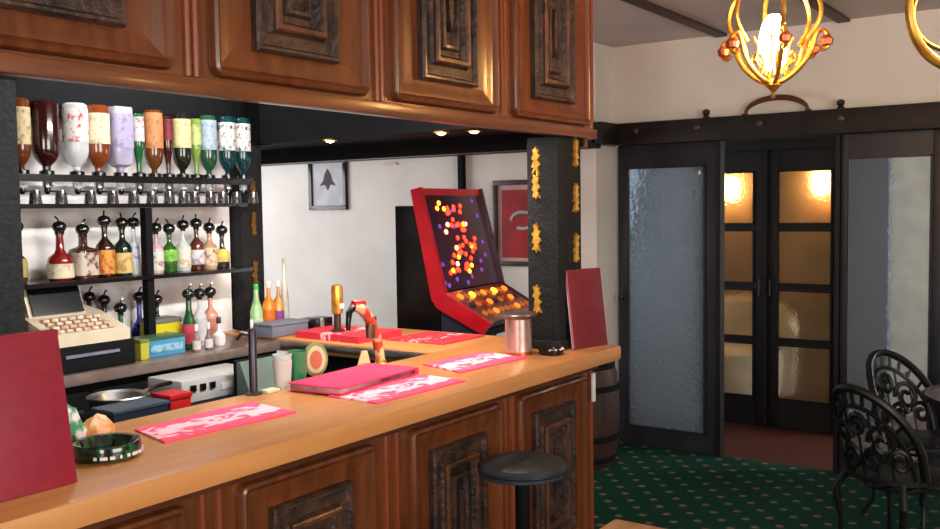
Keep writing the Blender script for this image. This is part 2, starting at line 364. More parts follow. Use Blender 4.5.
for c in CEN:
    p = MB().steps(c-0.315, c+0.315, 2.036, 2.76, 2.0, BEAD, 0.035).build('panel', M['wood_v'], can)
    MB().steps(c-0.165, c+0.165, 2.122, 2.674, 1.998, BLOCK).build('carved_block', M['carved'], p)
    MB().steps(c-0.165+.062, c+0.165-.062, 2.122+.062, 2.674-.062, 1.998, [(0, .0), (0, .034), (.006, .040), (.018, .040), (.024, .030), (.024, .0)], fill=False).build('raised_frame', M['mould2'], p)
    lz = MB(); lz.prism([(c-0.014, 2.36), (c, 2.30), (c+0.014, 2.36), (c+0.014, 2.44), (c, 2.50), (c-0.014, 2.44)], 'y', 1.97, 1.992); lz.build('carved_lozenge', M['carved'], p)
for c in [x-0.3725 for x in CEN]+[3.845]:
    mb = MB()
    for dx in (-0.026, 0.0) if c < 3.8 else (-0.012,):
        mb.tube([(c+dx+0.013, 1.999, 2.03), (c+dx+0.013, 1.999, 2.785)], 0.0115, 8)
    mb.build('divider_bead', M['mould'], can)

# ------------------------------------------------------------------ bar: front
bf = thing('bar_counter', 'polished wooden bar front with carved dark centre blocks under the countertop', 'bar')
MB().box(-0.6, 3.83, 2.0, 2.04, 0.0, 0.994).build('front_board', M['wood_v'], bf)
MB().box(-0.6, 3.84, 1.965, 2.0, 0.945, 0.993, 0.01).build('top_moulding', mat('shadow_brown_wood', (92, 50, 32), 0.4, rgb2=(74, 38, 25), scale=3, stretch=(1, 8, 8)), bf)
MB().box(-0.6, 3.84, 1.975, 2.0, 0.0, 0.10, 0.006).build('kickboard', M['wood_h'], bf)
MB().box(3.79, 3.83, 2.04, 3.86, 0.0, 0.994).build('end_board', M['wood_v'], bf)
MB().box(3.29, 3.31, 2.45, 3.36, 0.0, 0.994).box(-0.6, 3.29, 2.43, 2.45, 0.0, 0.994).build('inner_lining', M['black'], bf)
CENL = [0.52, 1.27, 2.018, 2.77, 3.466]
for c in CENL:
    p = MB().steps(c-0.285, c+0.285, 0.125, 0.932, 2.0, BEAD, 0.03).build('panel', M['wood_v'], bf)
    MB().steps(c-0.168, c+0.165, 0.27, 0.838, 1.998, BLOCK).build('carved_block', M['carved'], p)
    MB().steps(c-0.168+.062, c+0.165-.062, 0.27+.062, 0.838-.062, 1.998, [(0, .0), (0, .034), (.006, .040), (.018, .040), (.024, .030), (.024, .0)], fill=False).build('raised_frame', M['mould2'], p)
    MB().prism([(c-0.012, 0.45), (c+0.012, 0.45), (c+0.012, 0.66), (c-0.012, 0.66)], 'y', 1.975, 1.994).build('carved_lozenge', M['carved'], p)
for c in [x-0.374 for x in CENL]+[3.122, 3.795]:
    if abs(c-3.092) < 0.01: continue
    mb = MB()
    for dx in (-0.028, 0.028): mb.tube([(c+dx, 1.999, 0.10), (c+dx, 1.999, 0.945)], 0.012, 8)
    mb.build('divider_bead', M['mould'], bf)
wl = tag(MB().box(3.80, 3.822, 1.972, 1.984, 0.80, 0.93, 0.003).build('paper_label', M['paper']), 'narrow white label stuck upright on the end of the bar front', 'label')

# ------------------------------------------------------------------ bar: worktops
ct = thing('bar_countertop', 'honey-coloured wooden bar top running along the bar and round its far end', 'countertop')
def slab(mb, x0, x1, y0, y1, z0=0.995, z1=1.06): return mb.box(x0, x1, y0, y1, z0, z1, 0.014)
slab(MB(), -0.6, 3.86, 1.86, 2.475).build('front_run', M['counter'], ct)
MB().box(3.27, 3.86, 2.4755, 3.87, 0.995, 1.0595, 0.012).build('end_run', M['counter2'], ct)
MB().box(3.235, 3.27, 2.476, 3.38, 1.02, 1.052, 0.004).build('steel_edge', M['steel'], ct)

# back bar
MB().box(1.2, 3.268, 3.38, 3.88, 1.005, 1.05, 0.008).build('back_worktop', M['backtop'])
tag([o for o in COL.objects if o.name.startswith('back_worktop')][0], 'grey-brown laminate worktop below the bottle shelves', 'worktop')
bc = thing('back_cabinet', 'black cupboards under the grey-brown back worktop', 'cabinet')
MB().box(1.2, 3.26, 3.43, 3.87, 0.0, 1.004).build('body', M['black'], bc)
for k in range(4):
    dd = MB().box(1.22+k*.51, 1.71+k*.51, 3.412, 3.43, 0.08, 0.97, .003).build('door', M['black'], bc)
    MB().box(1.66+k*.51, 1.68+k*.51, 3.402, 3.412, 0.8, 0.9, .002).build('handle', M['steel'], dd)
bb = thing('shelf_unit', 'black shelves with a white backboard carrying rows of spirit bottles', 'shelves')
MB().box(1.2, 3.36, 3.86, 3.88, 1.05, 2.36).build('backboard', M['backboard'], bb)
struct('wall_back_bar', MB().box(1.2, 3.52, 3.885, 3.93, 1.062, CE-0.01), M['black'])
MB().box(1.2, 3.36, 3.82, 3.86, 2.10, 2.50).build('top_board', M['black'], bb)
for z, y0, y1 in ((1.385, 3.58, 3.859), (1.705, 3.60, 3.859)):
    MB().box(2.06, 3.255, y0, y1, z, z+0.018).build('shelf', M['blackgloss'], bb)
MB().box(2.655, 2.69, 3.60, 3.64, 1.404, 1.704).box(2.655, 2.69, 3.60, 3.64, 1.052, 1.384).build('upright', M['black'], bb)
MB().box(2.10, 3.34, 3.650, 3.680, 1.815, 1.845).build('optic_rail', M['blackgloss'], bb)
# pillars
def motif(mb, face, x, y, z, s, seed):
    rnd = random.Random(seed)
    pts = [(0, .5), (.12, .38), (.3, .42), (.18, .24), (.32, .1), (.16, .02), (.3, -.18), (.14, -.22), (.34, -.42), (.1, -.4), (0, -.5),
           (-.16, -.38), (-.3, -.46), (-.16, -.2), (-.34, -.1), (-.14, .04), (-.28, .2), (-.12, .26), (-.22, .4), (-.08, .36)]
    P = [((u*rnd.uniform(.7, 1.2))*s*0.5, v*s) for u, v in pts]
    if face == 'x': mb.prism([(y+u, z+v) for u, v in P], 'x', x-0.012, x)
    else: mb.prism([(x+u, z+v) for u, v in P], 'y', y-0.012, y)
pl = thing('bar_pillar', 'square black pillar with gilt motifs standing on the bar top near its end', 'pillar', (0, 0, 0))
px0, px1, py0, py1 = 3.575, 3.785, 2.02, 2.175
MB().box(px0, px1, py0, py1, 1.061, 1.984, 0.006).build('shaft', M['pillar'], pl)
MB().box(px0-0.012, px1+0.012, py0-0.012, py1+0.012, 1.061, 1.10, 0.006).build('base_block', M['pillar'], pl)
for i, z in enumerate((1.90, 1.80, 1.57, 1.30)):
    mb = MB(); motif(mb, 'x', px0, py0+0.105, z-0.02, 0.13, i); mb.build('gilt_motif', M['gold'], pl)
for i, z in enumerate((1.92, 1.72, 1.50)):
    mb = MB(); motif(mb, 'y', px0+0.15, py0, z, 0.13, i+9); mb.build('gilt_motif', M['gold'], pl)
p2 = thing('bar_pillar', 'black pillar with faint gilt motifs at the right end of the bottle shelves', 'pillar', (0, 0, 0))
MB().box(3.37, 3.52, 3.78, 3.88, 1.062, 2.028, 0.006).build('shaft', M['pillar'], p2)
for i, z in enumerate((1.78, 1.62, 1.36)):
    mb = MB(); motif(mb, 'y', 3.445, 3.78, z, 0.14, i+30); mb.build('gilt_motif', mat('dull_gilt', (140, 98, 50), 0.4, .8), p2)
p3 = thing('bar_pillar', 'wide rough black pillar at the left end of the bottle shelves', 'pillar', (0, 0, 0))
MB().box(1.45, 2.055, 3.56, 3.855, 1.052, CE-0.01, 0.006).build('shaft', M['pillar'], p3)
MB().box(1.45, 2.057, 3.545, 3.56, 2.20, 2.25).build('band', M['black'], p3)
#PART2
# ------------------------------------------------------------------ bottles
CLEARISH = {'clear'}
def tone(rgb):
    if rgb == 'clear': return M['clear']
    return mat('bottle_glass_%d_%d_%d' % rgb, rgb, 0.08, rgb2=tuple(int(v*0.8) for v in rgb), coat=0.8)
def lab(rgb, rgb2=None):
    rgb = tuple(int(v*.86) for v in rgb); rgb2 = tuple(int(v*.8) for v in rgb2) if rgb2 else None
    return mat('label_%d_%d_%d' % rgb + ('_%d_%d_%d' % rgb2 if rgb2 else ''), rgb, 0.6, rgb2=rgb2 or tuple(int(v*0.92) for v in rgb), scale=34 if rgb2 else 10, lo=0.38, hi=0.5)
def profile(kind, h, r):
    if kind == 'round': P = [(r*.9, 0), (r, .01), (r, .60*h), (r*.86, .66*h), (r*.42, .76*h), (r*.3, .80*h), (r*.28, .96*h), (r*.34, .97*h), (r*.34, h)]
    elif kind == 'squat': P = [(r*.9, 0), (r, .01), (r*1.02, .42*h), (r*.9, .50*h), (r*.5, .58*h), (r*.34, .66*h), (r*.28, .96*h), (r*.34, .97*h), (r*.34, h)]
    elif kind == 'square': P = [(r*.95, 0), (r, .008), (r, .66*h), (r*.9, .70*h), (r*.4, .75*h), (r*.3, .79*h), (r*.3, .97*h), (r*.36, h)]
    elif kind == 'slim': P = [(r*.9, 0), (r, .01), (r, .50*h), (r*.8, .60*h), (r*.5, .74*h), (r*.4, .84*h), (r*.38, h)]
    else: P = [(r*.9, 0), (r, .01), (r*.92, .3*h), (r*.7, .7*h), (r*.5, .9*h), (r*.5, h)]
    return P
def bottle(name, label, loc, h, r, kind, glass_c, label_c, lz=(.12, .5), top='pourer', topc=(24, 24, 26), inv=False, group=None, label2=None, rz=0.0, content=None):
    t = thing(name, label, 'bottle', loc, rz, group)
    P = profile(kind, h, r)
    if inv and kind == 'round': P = [(r*.8, 0), (r*.96, .006), (r, .02), (r, .66*h), (r*.95, .73*h), (r*.8, .80*h), (r*.55, .86*h), (r*.32, .90*h), (r*.28, .97*h), (r*.3, h)]
    if inv and kind == 'square': P = [(r*.95, 0), (r, .008), (r, .80*h), (r*.9, .85*h), (r*.4, .89*h), (r*.3, .92*h), (r*.3, h)]
    pw = 0.45 if kind == 'square' else 1.0
    f = (lambda z: h-z) if inv else (lambda z: z)
    def lath(prof, m, nm, c=(0, 0, 0)): return MB().lathe([(a, f(b)) for a, b in prof], c, 20, power=pw).build(nm, m, t)
    lath(P, tone(glass_c), 'bottle_body')
    if label_c:
        rr = r*1.03; z0, z1 = lz[0]*h, lz[1]*h
        def rad(z):
            for (a, za), (b, zb) in zip(P, P[1:]):
                if za <= z <= zb: return a+(b-a)*(z-za)/max(zb-za, 1e-5)
            return r
        zs = [z0+(z1-z0)*k/4 for k in range(5)]
        lath([(rad(z)+0.0015, z) for z in zs], lab(label_c, label2), 'paper_label')
    if not inv:
        if top == 'pourer':
            mb = MB(); mb.lathe([(r*.38, 0), (r*.4, .012)], (0, 0, h), 12)
            mb.lathe([(.008, .0), (.022, .004), (.029, .016), (.029, .028), (.021, .040), (.006, .046)], (0, 0, h+.008), 14)
            mb.tube([(0, 0, h+.04), (.004, 0, h+.06), (.016, 0, h+.074)], .004, 6)
            mb.build('pourer', tone(topc), t)
        else: MB().lathe([(r*.4, 0), (r*.42, .004), (r*.4, .026), (r*.3, .03)], (0, 0, h-.006), 12).build('cap', simple(topc), t)
    return t
INV = [  # X, bottom-down body, radius, kind, glass, label, label2, text
 (2.165, 'round', .040, (96, 48, 22), (206, 186, 140), (150, 130, 90), 'amber spirit bottle hung upside down beside the wide black pillar', (.12, .62)),
 (2.275, 'round', .056, (46, 14, 12), None, None, 'very dark brown spirit bottle without paper label hung upside down', None),
 (2.415, 'round', .052, 'clear', (222, 214, 210), (190, 60, 70), 'clear spirit bottle with red and white label hung upside down', (.08, .55)),
 (2.520, 'round', .052, (120, 56, 20), (232, 222, 186), (196, 186, 150), 'whisky bottle with broad cream label hung upside down', (.12, .56)),
 (2.630, 'square', .050, (176, 170, 196), (172, 164, 198), (150, 140, 180), 'tall lilac-grey square bottle hung upside down', (.1, .6)),
 (2.728, 'slim', .028, (22, 92, 46), (214, 208, 214), (170, 90, 90), 'slim green bottle with white label hung upside down', (.05, .45)),
 (2.812, 'round', .043, (100, 56, 24), (196, 136, 82), (170, 108, 56), 'bottle with plain tan label hung upside down', (.04, .58)),
 (2.890, 'slim', .026, (60, 14, 16), (120, 24, 26), (90, 16, 20), 'slim dark red bottle hung upside down between tan and cream labels', (.05, .4)),
 (2.972, 'round', .044, (26, 30, 22), (228, 212, 158), (196, 178, 120), 'dark bottle with pale yellow label hung upside down', (.1, .55)),
 (3.055, 'slim', .026, (120, 150, 60), (190, 204, 130), (140, 160, 80), 'slim yellow-green bottle hung upside down', (.1, .45)),
 (3.130, 'round', .042, (36, 76, 50), (168, 186, 200), (140, 160, 180), 'green bottle with pale blue label hung upside down', (.08, .56)),
 (3.232, 'round', .042, (12, 56, 60), (232, 232, 226), (40, 60, 50), 'teal bottle with black-scrolled white label, left of the end pair', (.1, .56)),
 (3.332, 'round', .042, (12, 56, 60), (238, 238, 232), (60, 40, 50), 'teal bottle with white label, last of the upside-down row by the pillar', (.1, .56)),
]
G1 = 'spirit bottles hung upside down over the shelves'
SHORT = ['amber bottle by the wide black pillar', 'very dark brown bottle', 'bottle with red and white label', 'whisky bottle with cream label', 'square lilac-grey bottle', 'slim green bottle', 'tan-labelled bottle', 'slim dark red bottle', 'pale yellow labelled bottle', 'slim yellow-green bottle', 'pale blue labelled bottle', 'teal bottle with black scrolls', 'last teal bottle of the row']
for k, (x, kind, r, g, l1, l2, text, lz) in enumerate(INV):
    hh = .302 if kind != 'slim' else .28
    y = 3.735 if x < 3.2 else 3.716
    bottle('spirit_bottle', text, (x, y, 1.852), hh, r, kind, g, l1, lz or (.1, .5), inv=True, group=G1, label2=l2)
    lbl = text.replace('bottle', '|', 1).split('|')[0]
    o = thing('spirit_optic', 'black and steel measure under the ' + SHORT[k], 'spirit optic', (x, y, 1.852), 0, 'measures under the upside-down bottles')
    MB().lathe([(.012, .016), (.030, .010), (.031, -.012), (.020, -.022)], (0, 0, 0), 14).build('collar', M['blackgloss'], o)
    MB().lathe([(.016, -.022), (.020, -.03), (.020, -.058), (.012, -.064)], (0, 0, 0), 14).build('measuring_chamber', M['steel'] if k % 2 else M['clear'], o)
    MB().lathe([(.013, -.064), (.014, -.078), (.006, -.088)], (0, 0, 0), 12).box(-.02, .02, -.035, -.027, -.080, -.072).build('press_lever', M['blackgloss'], o)
    MB().box(-.008, .008, -.05 if y > 3.72 else -.03, -.02, -.03, -.012).build('bracket', M['blackgloss'], o)
# shot glasses in a row on the upper shelf
rnd = random.Random(3)
proto = None
for k in range(13):
    x = INV[k][0]+.004
    if proto is None:
        proto = thing('shot_glass', 'upturned shot glass on the upper shelf below the '+SHORT[0], 'glass', (x, 3.65, 1.7235), 0, 'shot glasses on the upper shelf')
        MB().lathe([(.026, 0), (.026, .004), (.020, .055), (.0, .057)], (0, 0, 0), 14).build('bowl', mat('smoky_glass', (66, 60, 56), .1, rgb2=(30, 28, 28), scale=60, coat=.8), proto)
        MB().lathe([(.0185, .0), (.019, .014), (0, .016)], (0, 0, .036), 14).build('thick_base', M['steel'], proto)
    else:
        c = copy_tree(proto); c.location = (x, 3.65+rnd.uniform(-.012, .012), 1.7235)
        c['label'] = 'upturned shot glass on the upper shelf below the '+SHORT[k]
# middle shelf
ZM = 1.4035
MID = [
 (2.105, .19, .036, 'squat', (70, 60, 26), (180, 160, 90), None, 'dark olive bottle half hidden by the wide black pillar', (.12, .5)),
 (2.293, .185, .052, 'squat', (122, 22, 20), (226, 214, 186), (190, 180, 150), 'squat red liqueur bottle with cream label on the middle shelf', (.05, .36)),
 (2.400, .172, .050, 'square', (70, 40, 32), (206, 190, 176), (120, 70, 60), 'square brown bottle with pale label on the middle shelf', (.08, .62)),
 (2.506, .205, .040, 'round', (46, 22, 14), (214, 150, 60), (190, 50, 30), 'dark bottle with orange and red label on the middle shelf', (.06, .55)),
 (2.594, .195, .041, 'round', (20, 34, 28), (222, 190, 120), (190, 150, 80), 'greenish black bottle with golden label on the middle shelf', (.06, .5)),
 (2.6, 0, 0, '', None, None, None, '', None),
 (2.772, .17, .034, 'round', (206, 170, 178), (222, 226, 210), (190, 120, 120), 'pinkish bottle with white label just right of the shelf post', (.08, .56)),
 (2.846, .165, .036, 'round', (40, 90, 30), (130, 200, 70), (90, 160, 50), 'bottle with bright green label on the middle shelf', (.3, .6)),
 (2.926, .18, .034, 'round', 'clear', (232, 228, 214), (216, 190, 150), 'clear bottle with off-white label on the middle shelf', (.1, .6)),
 (3.004, .185, .036, 'round', (86, 36, 20), (226, 222, 222), (170, 160, 170), 'brown bottle with white label on the middle shelf', (.14, .5)),
 (3.082, .165, .036, 'round', (196, 150, 120), (232, 206, 176), (160, 110, 90), 'bottle with peach label and dark spot on the middle shelf', (.1, .6)),
 (3.160, .15, .036, 'squat', (40, 34, 30), (238, 214, 96), (226, 196, 120), 'bottle with yellow label, last on the middle shelf', (.2, .6)),
]
caps = {2.506: (214, 110, 150), 2.594: (60, 130, 110)}
for x, h, r, kind, g, l1, l2, text, lz in MID:
    if not kind: continue
    bottle('liqueur_bottle', text, (x, 3.69, ZM), h*1.05, r*(1.0 if x < 2.7 else 1.0), kind, g, l1, lz, group='bottles on the middle shelf', label2=l2, topc=(20, 20, 22), rz=rnd.uniform(-.3, .3) if kind == 'square' else rnd.uniform(0, 6))
bottle('liqueur_bottle', 'tall clear bottle with white and blue label left of the shelf post', (2.664, 3.705, ZM), .205, .026, 'slim', 'clear', (226, 230, 240), (.3, .7), group='bottles on the middle shelf', label2=(40, 80, 200), topc=(20, 20, 22))
# back bar worktop
ZB = 1.0515
BB = [
 (2.492, 3.80, .23, .033, 'round', (60, 20, 44), (150, 120, 150), 'dark purple bottle on the back bar behind the cash register', (.2, .5), 'pourer', (30, 24, 30)),
 (2.565, 3.80, .21, .036, 'squat', (44, 26, 20), (210, 200, 196), 'dark bottle with pale label on the back bar behind the cash register', (.2, .5), 'pourer', (30, 24, 30)),
 (2.590, 3.715, .175, .034, 'round', (20, 96, 52), (190, 220, 200), 'green bottle with black pourer behind the blue carton', (.1, .4), 'pourer', (24, 24, 26)),
 (2.66, 3.80, .20, .034, 'round', (226, 226, 222), (240, 240, 236), 'white bottle behind the left end of the blue carton', (.1, .5), 'cap', (230, 230, 230)),
 (2.75, 3.80, .21, .036, 'squat', (34, 40, 170), (40, 50, 190), 'blue bottle standing behind the yellow carton', (.05, .4), 'pourer', (24, 24, 26)),
 (2.825, 3.77, .19, .034, 'round', (30, 34, 30), (170, 150, 100), 'dark bottle behind the yellow carton', (.1, .5), 'pourer', (24, 24, 26)),
 (2.835, 3.55, .225, .033, 'slim', (18, 84, 44), (212, 70, 84), 'green bottle with rose-red label right of the yellow carton', (.12, .52), 'pourer', (24, 24, 26)),
 (2.955, 3.62, .215, .034, 'round', 'clear', (226, 224, 226), 'clear bottle with white label right of the green one', (.1, .55), 'pourer', (24, 24, 26)),
 (3.035, 3.64, .215, .036, 'round', (226, 160, 140), (226, 140, 122), 'salmon pink bottle at the end of the back bar row', (.1, .55), 'pourer', (24, 24, 26)),
 (3.31, 3.62, .23, .032, 'slim', (170, 214, 150), (220, 232, 200), 'clear bottle with green cap beside the gilt-marked pillar', (.1, .35), 'cap', (60, 190, 90)),
 (3.395, 3.62, .235, .034, 'round', (240, 140, 30), (236, 120, 30), 'orange juice bottle with white cap beside the gilt-marked pillar', (.1, .5), 'cap', (240, 220, 210)),
 (3.462, 3.62, .235, .028, 'round', (226, 150, 60), (150, 70, 160), 'orange bottle with purple label next to the juice bottle', (.1, .45), 'cap', (240, 220, 210)),
 (3.525, 3.64, .35, .022, 'slim', (206, 206, 190), (222, 218, 206), 'tall slender pale bottle at the corner of the back bar', (.1, .4), 'cap', (170, 160, 130)),
]
for x, y, h, r, kind, g, l1, text, lz, tp, tc in BB:
    bottle('mixer_bottle', text, (x, y, ZB if x < 3.268 else 1.061), h, r, kind, g, l1, lz, top=tp, topc=tc, group='bottles along the back bar top')
bottle('small_bottle', 'small white squat bottle in front of the salmon pink one', (2.99, 3.53, ZB), .11, .028, 'squat', (232, 232, 230), (240, 240, 240), (.1, .4), top='cap', topc=(40, 40, 44))
bottle('small_bottle', 'little white-capped bottle near the grey plastic tray', (3.185, 3.52, ZB), .075, .020, 'squat', (226, 220, 196), (236, 230, 210), (.1, .4), top='cap', topc=(240, 240, 236))
bottle('small_bottle', 'small tonic bottle with brown contents in front of the green bottle', (2.80, 3.46, ZB), .10, .018, 'slim', (150, 120, 110), (226, 216, 214), (.1, .5), top='cap', topc=(230, 226, 224))
bottle('small_bottle', 'small tonic bottle with white label in front of the clear bottle', (2.87, 3.46, ZB), .10, .018, 'slim', (120, 100, 96), (230, 226, 226), (.1, .5), top='cap', topc=(230, 226, 224))
for x, y, txt in ((2.485, 3.60, 'green glass tumbler nearest the cash register'), (2.52, 3.67, 'green glass tumbler nearest the blue carton')):
    g = thing('tumbler', txt, 'glass', (x, y, ZB), 0, 'green glass tumblers on the back bar')
    MB().lathe([(.024, 0), (.032, .09), (.030, .09), (.022, .008)], (0, 0, 0), 16, cap1=True).build('bowl', mat('green_tumbler', (40, 130, 84), .1, coat=.6), g)
    MB().lathe([(.026, 0), (.028, .004)], (0, 0, -.0005), 16).build('foot', mat('green_tumbler', (40, 130, 84), .1), g)
# cartons
def carton(name, label, loc, sx, sy, sz, m, mlid, rz=0, mband=None):
    t = thing(name, label, 'carton', loc, rz)
    MB().box(-sx/2, sx/2, -sy/2, sy/2, 0, sz, .003).build('carton_body', m, t)
    MB().box(-sx/2-.002, sx/2+.002, -sy/2-.002, sy/2+.002, sz*.86, sz+.002, .002).build('lid', mlid, t)
    if mband: MB().box(-sx*.42, sx*.42, -sy/2-.0035, -sy/2, sz*.25, sz*.62).build('printed_panel', mband, t)
    return t
carton('snack_carton', 'blue carton with pale printed panel on the back bar edge', (2.65, 3.53, ZB), .20, .11, .085, simple((70, 140, 176)), simple((56, 90, 70)), 0, lab((150, 200, 220), (60, 130, 170)))
carton('snack_carton', 'bright yellow carton stacked behind the blue carton', (2.765, 3.665, ZB), .14, .12, .145, simple((206, 196, 30)), simple((110, 112, 104)), 0, lab((224, 214, 60), (150, 150, 20)))
carton('snack_carton', 'narrow yellow-green carton at the left end of the blue carton', (2.523, 3.50, ZB), .042, .09, .085, simple((176, 170, 60)), simple((120, 120, 60)))
# cash register
cr = thing('cash_register', 'beige cash register with black slanted screen on its black drawer', 'cash register', (2.25, 3.59, ZB), 0)
MB().box(-.20, .20, -.17, .17, 0, .105, .006).build('cash_drawer', M['black'], cr)
MB().box(-.12, .12, -.178, -.17, .06, .072).build('drawer_slot', M['grey'], cr)
MB().prism([(-.165, .106), (.16, .106), (.16, .235), (.03, .215), (-.165, .15)], 'x', -.17, .18).build('body', M['beige'], cr)
rt = Matrix.Rotation(math.radians(-18), 3, 'Y')
sc = MB().prism([(.02, .21), (.06, .20), (.11, .335), (.075, .345)], 'x', -.15, .10).build('screen_housing', M['beige'], cr)
MB().prism([(.012, .222), (.02, .219), (.07, .338), (.062, .341)], 'x', -.135, .09).build('screen', M['blackgloss'], sc)
kb = MB()
for i in range(7):
    for j in range(4): kb.box(-.13+i*.038, -.102+i*.038, -.145+j*.034, -.120+j*.034, .16+j*.012, .172+j*.012, .002)
kb.build('keypad', mat('till_keys', (170, 120, 96), .5, rgb2=(200, 190, 170), scale=30), cr)
# grey tray and black box at the end of the back bar
t = thing('plastic_tray', 'blue-grey plastic tray at the corner of the back bar', 'tray', (3.36, 3.50, 1.061), 0)
MB().box(-.125, .125, -.07, .07, 0, .055, .006).build('tray_body', M['grey'], t)
MB().box(-.13, .13, -.075, .075, .055, .066, .004).build('rim', M['grey'], t)
t = thing('black_box', 'small black box with a silver stripe right of the blue-grey tray', 'box', (3.60, 3.50, 1.061), 0)
MB().box(-.085, .085, -.05, .05, 0, .06, .004).build('box_body', M['blackgloss'], t)
MB().box(-.01, .02, -.052, .052, -.0005, .0615, .001).build('silver_stripe', M['steel'], t)
# work space under the back bar
sk = thing('sink_unit', 'low black work shelf below the back bar', 'sink unit')
MB().box(1.2, 3.20, 2.95, 3.37, .86, .90, .005).build('work_surface', M['black'], sk)
MB().box(1.2, 3.20, 3.0, 3.37, 0, .86).build('cabinet', M['black'], sk)
wd = thing('glasswasher', 'white and grey appliance with black controls under the back bar edge', 'glasswasher', (2.66, 3.24, .901), 0)
MB().box(-.20, .22, -.10, .12, 0, .095, .006).build('body', mat('pale_grey_enamel', (186, 186, 186), .35), wd)
for dx in (-.16, -.11, -.06): MB().box(dx, dx+.03, -.108, -.1, .045, .072, .003).build('control_knob', M['blackgloss'], wd)
MB().box(.0, .12, -.105, -.1, .03, .06).build('control_panel', M['white'], wd)
hd = thing('glass_rack', 'grey-green sloping rack right of the white appliance', 'rack', (2.78, 3.06, .901), 0)
MB().prism([(-.09, 0), (.0, 0), (.0, .15), (-.02, .15)], 'x', -.10, .14).build('sloping_lid', mat('grey_green_plastic', (96, 112, 106), .4), hd)
MB().box(-.10, .14, .0, .02, 0, .155).build('back_plate', M['black'], hd)
pn = thing('steel_pan', 'shallow steel pan on the low work shelf', 'pan', (2.16, 3.13, .901), 0)
MB().lathe([(.07, 0), (.10, .085), (.115, .092), (.112, .096), (.095, .088), (.066, .01)], (0, 0, 0), 24).build('bowl', M['steel'], pn)
MB().tube([(.11, 0, .09), (.18, .0, .10), (.25, .01, .10)], .008, 8).build('handle', M['blackgloss'], pn)
gc = thing('glass_crate', 'dark blue crate with a pale rim on the inner side of the bar', 'crate', (1.98, 2.80, .80), 0)
MB().box(-.11, .11, -.06, .06, 0, .215, .004).build('crate_body', simple((30, 40, 58)), gc)
MB().box(-.113, .113, -.063, .063, .215, .228, .003).build('rim', simple((64, 76, 92)), gc)
rtb = thing('red_tub', 'red plastic tub beside the dark blue crate', 'tub', (2.15, 2.80, .80), 0)
MB().box(-.045, .045, -.05, .05, 0, .235, .006).build('tub_body', simple((186, 30, 34)), rtb)
MB().box(-.049, .049, -.054, .054, .222, .24, .004).build('rim', simple((186, 30, 34)), rtb)
us = tag(MB().box(1.2, 3.2, 2.70, 2.93, .76, .799, .004).build('bottle_shelf', M['black']), 'narrow black shelf carrying the crate and the red tub behind the bar', 'shelf')
MB().box(1.22, 3.18, 2.72, 2.90, 0, .76).build('cabinet', M['black'], us)

# ------------------------------------------------------------------ things on the bar top
def towel(name, label, corners, m, z=1.0605, t=.004, group='bar towels'):
    cx = sum(c[0] for c in corners)/4; cy = sum(c[1] for c in corners)/4
    mb = MB(); n = 10
    def P(u, v, dz):
        a, b, c, d = corners
        x = (a[0]*(1-u)+b[0]*u)*(1-v)+(d[0]*(1-u)+c[0]*u)*v; y = (a[1]*(1-u)+b[1]*u)*(1-v)+(d[1]*(1-u)+c[1]*u)*v
        return (x-cx, y-cy, dz+(.0012*math.sin(9*u+3*v)+.0012 if dz > 0 else 0))
    rings = []
    for i in range(n+1):
        u = i/n
        rings.append(mb.ring([P(u, 0, 0), P(u, 0, t), P(u, .33, t), P(u, .66, t), P(u, 1, t), P(u, 1, 0)]))
    mb.skin(rings, True, True, True)
    return tag(mb.build(name, m, None, (cx, cy, z)), label, 'bar towel', group)
towel('bar_towel', 'pink bar towel with white print lying nearest the green ashtray', [(1.60, 2.12), (2.06, 2.09), (2.10, 2.33), (1.65, 2.32)], M['towel'])
towel('bar_towel', 'pink bar towel with white print partly under the closed pink menu', [(2.29, 1.96), (2.76, 1.945), (2.79, 2.16), (2.30, 2.18)], M['towel'])
towel('bar_towel', 'pink bar towel with white print lying nearest the steel bucket', [(2.89, 2.06), (3.32, 2.03), (3.37, 2.28), (2.97, 2.30)], M['towel'])
towel('bar_towel', 'red bar towel on the far end of the bar return', [(3.30, 2.93), (3.62, 2.93), (3.60, 3.36), (3.32, 3.36)], M['towelred'], z=1.0600, t=.03)
towel('bar_towel', 'red bar towel with pale edge lying on the middle of the bar return', [(3.46, 2.56), (3.80, 2.56), (3.80, 2.90), (3.46, 2.90)], M['towelred'], z=1.0600)
mn = thing('pink_menu', 'thick closed pink menu folder lying on a bar towel', 'menu', (2.54, 2.255, 1.0665), math.radians(4))
MB().box(-.235, .22, -.105, .125, .020, .026, .002).build('top_cover', M['pink'], mn)
MB().box(-.235, .22, -.105, .125, 0, .005, .002).build('bottom_cover', M['pink'], mn)
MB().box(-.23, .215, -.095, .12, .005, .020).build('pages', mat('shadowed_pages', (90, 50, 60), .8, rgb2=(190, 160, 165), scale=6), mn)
MB().box(.214, .226, -.106, .126, 0, .026, .003).build('spine', M['pink'], mn)
ash = thing('ashtray', 'round dark green glass ashtray with white marks round its rim', 'ashtray', (1.435, 2.135, 1.0605), 0)
MB().lathe([(.070, 0), (.082, .004), (.086, .034), (.082, .042), (.072, .040), (.060, .014), (.02, .011)], (0, 0, 0), 36).build('bowl', M['glassgreen'], ash)
for k in range(10):
    a = -2.5+k*.24; ash_m = MB(); hw = (.004, .009, .006, .003)[k % 4]
    ash_m.box(-hw, hw, -.0012, .0012, -.004, .004, rot=Matrix.Rotation(a+PI/2, 3, 'Z'), piv=(0, 0, 0))
    ash_m.build('white_mark', M['paper'], ash, (.0865*math.cos(a), .0865*math.sin(a), .015))
pk = thing('snack_bag', 'crumpled white, green and orange snack bag behind the green ashtray', 'snack bag', (1.50, 2.36, 1.0605), .2)
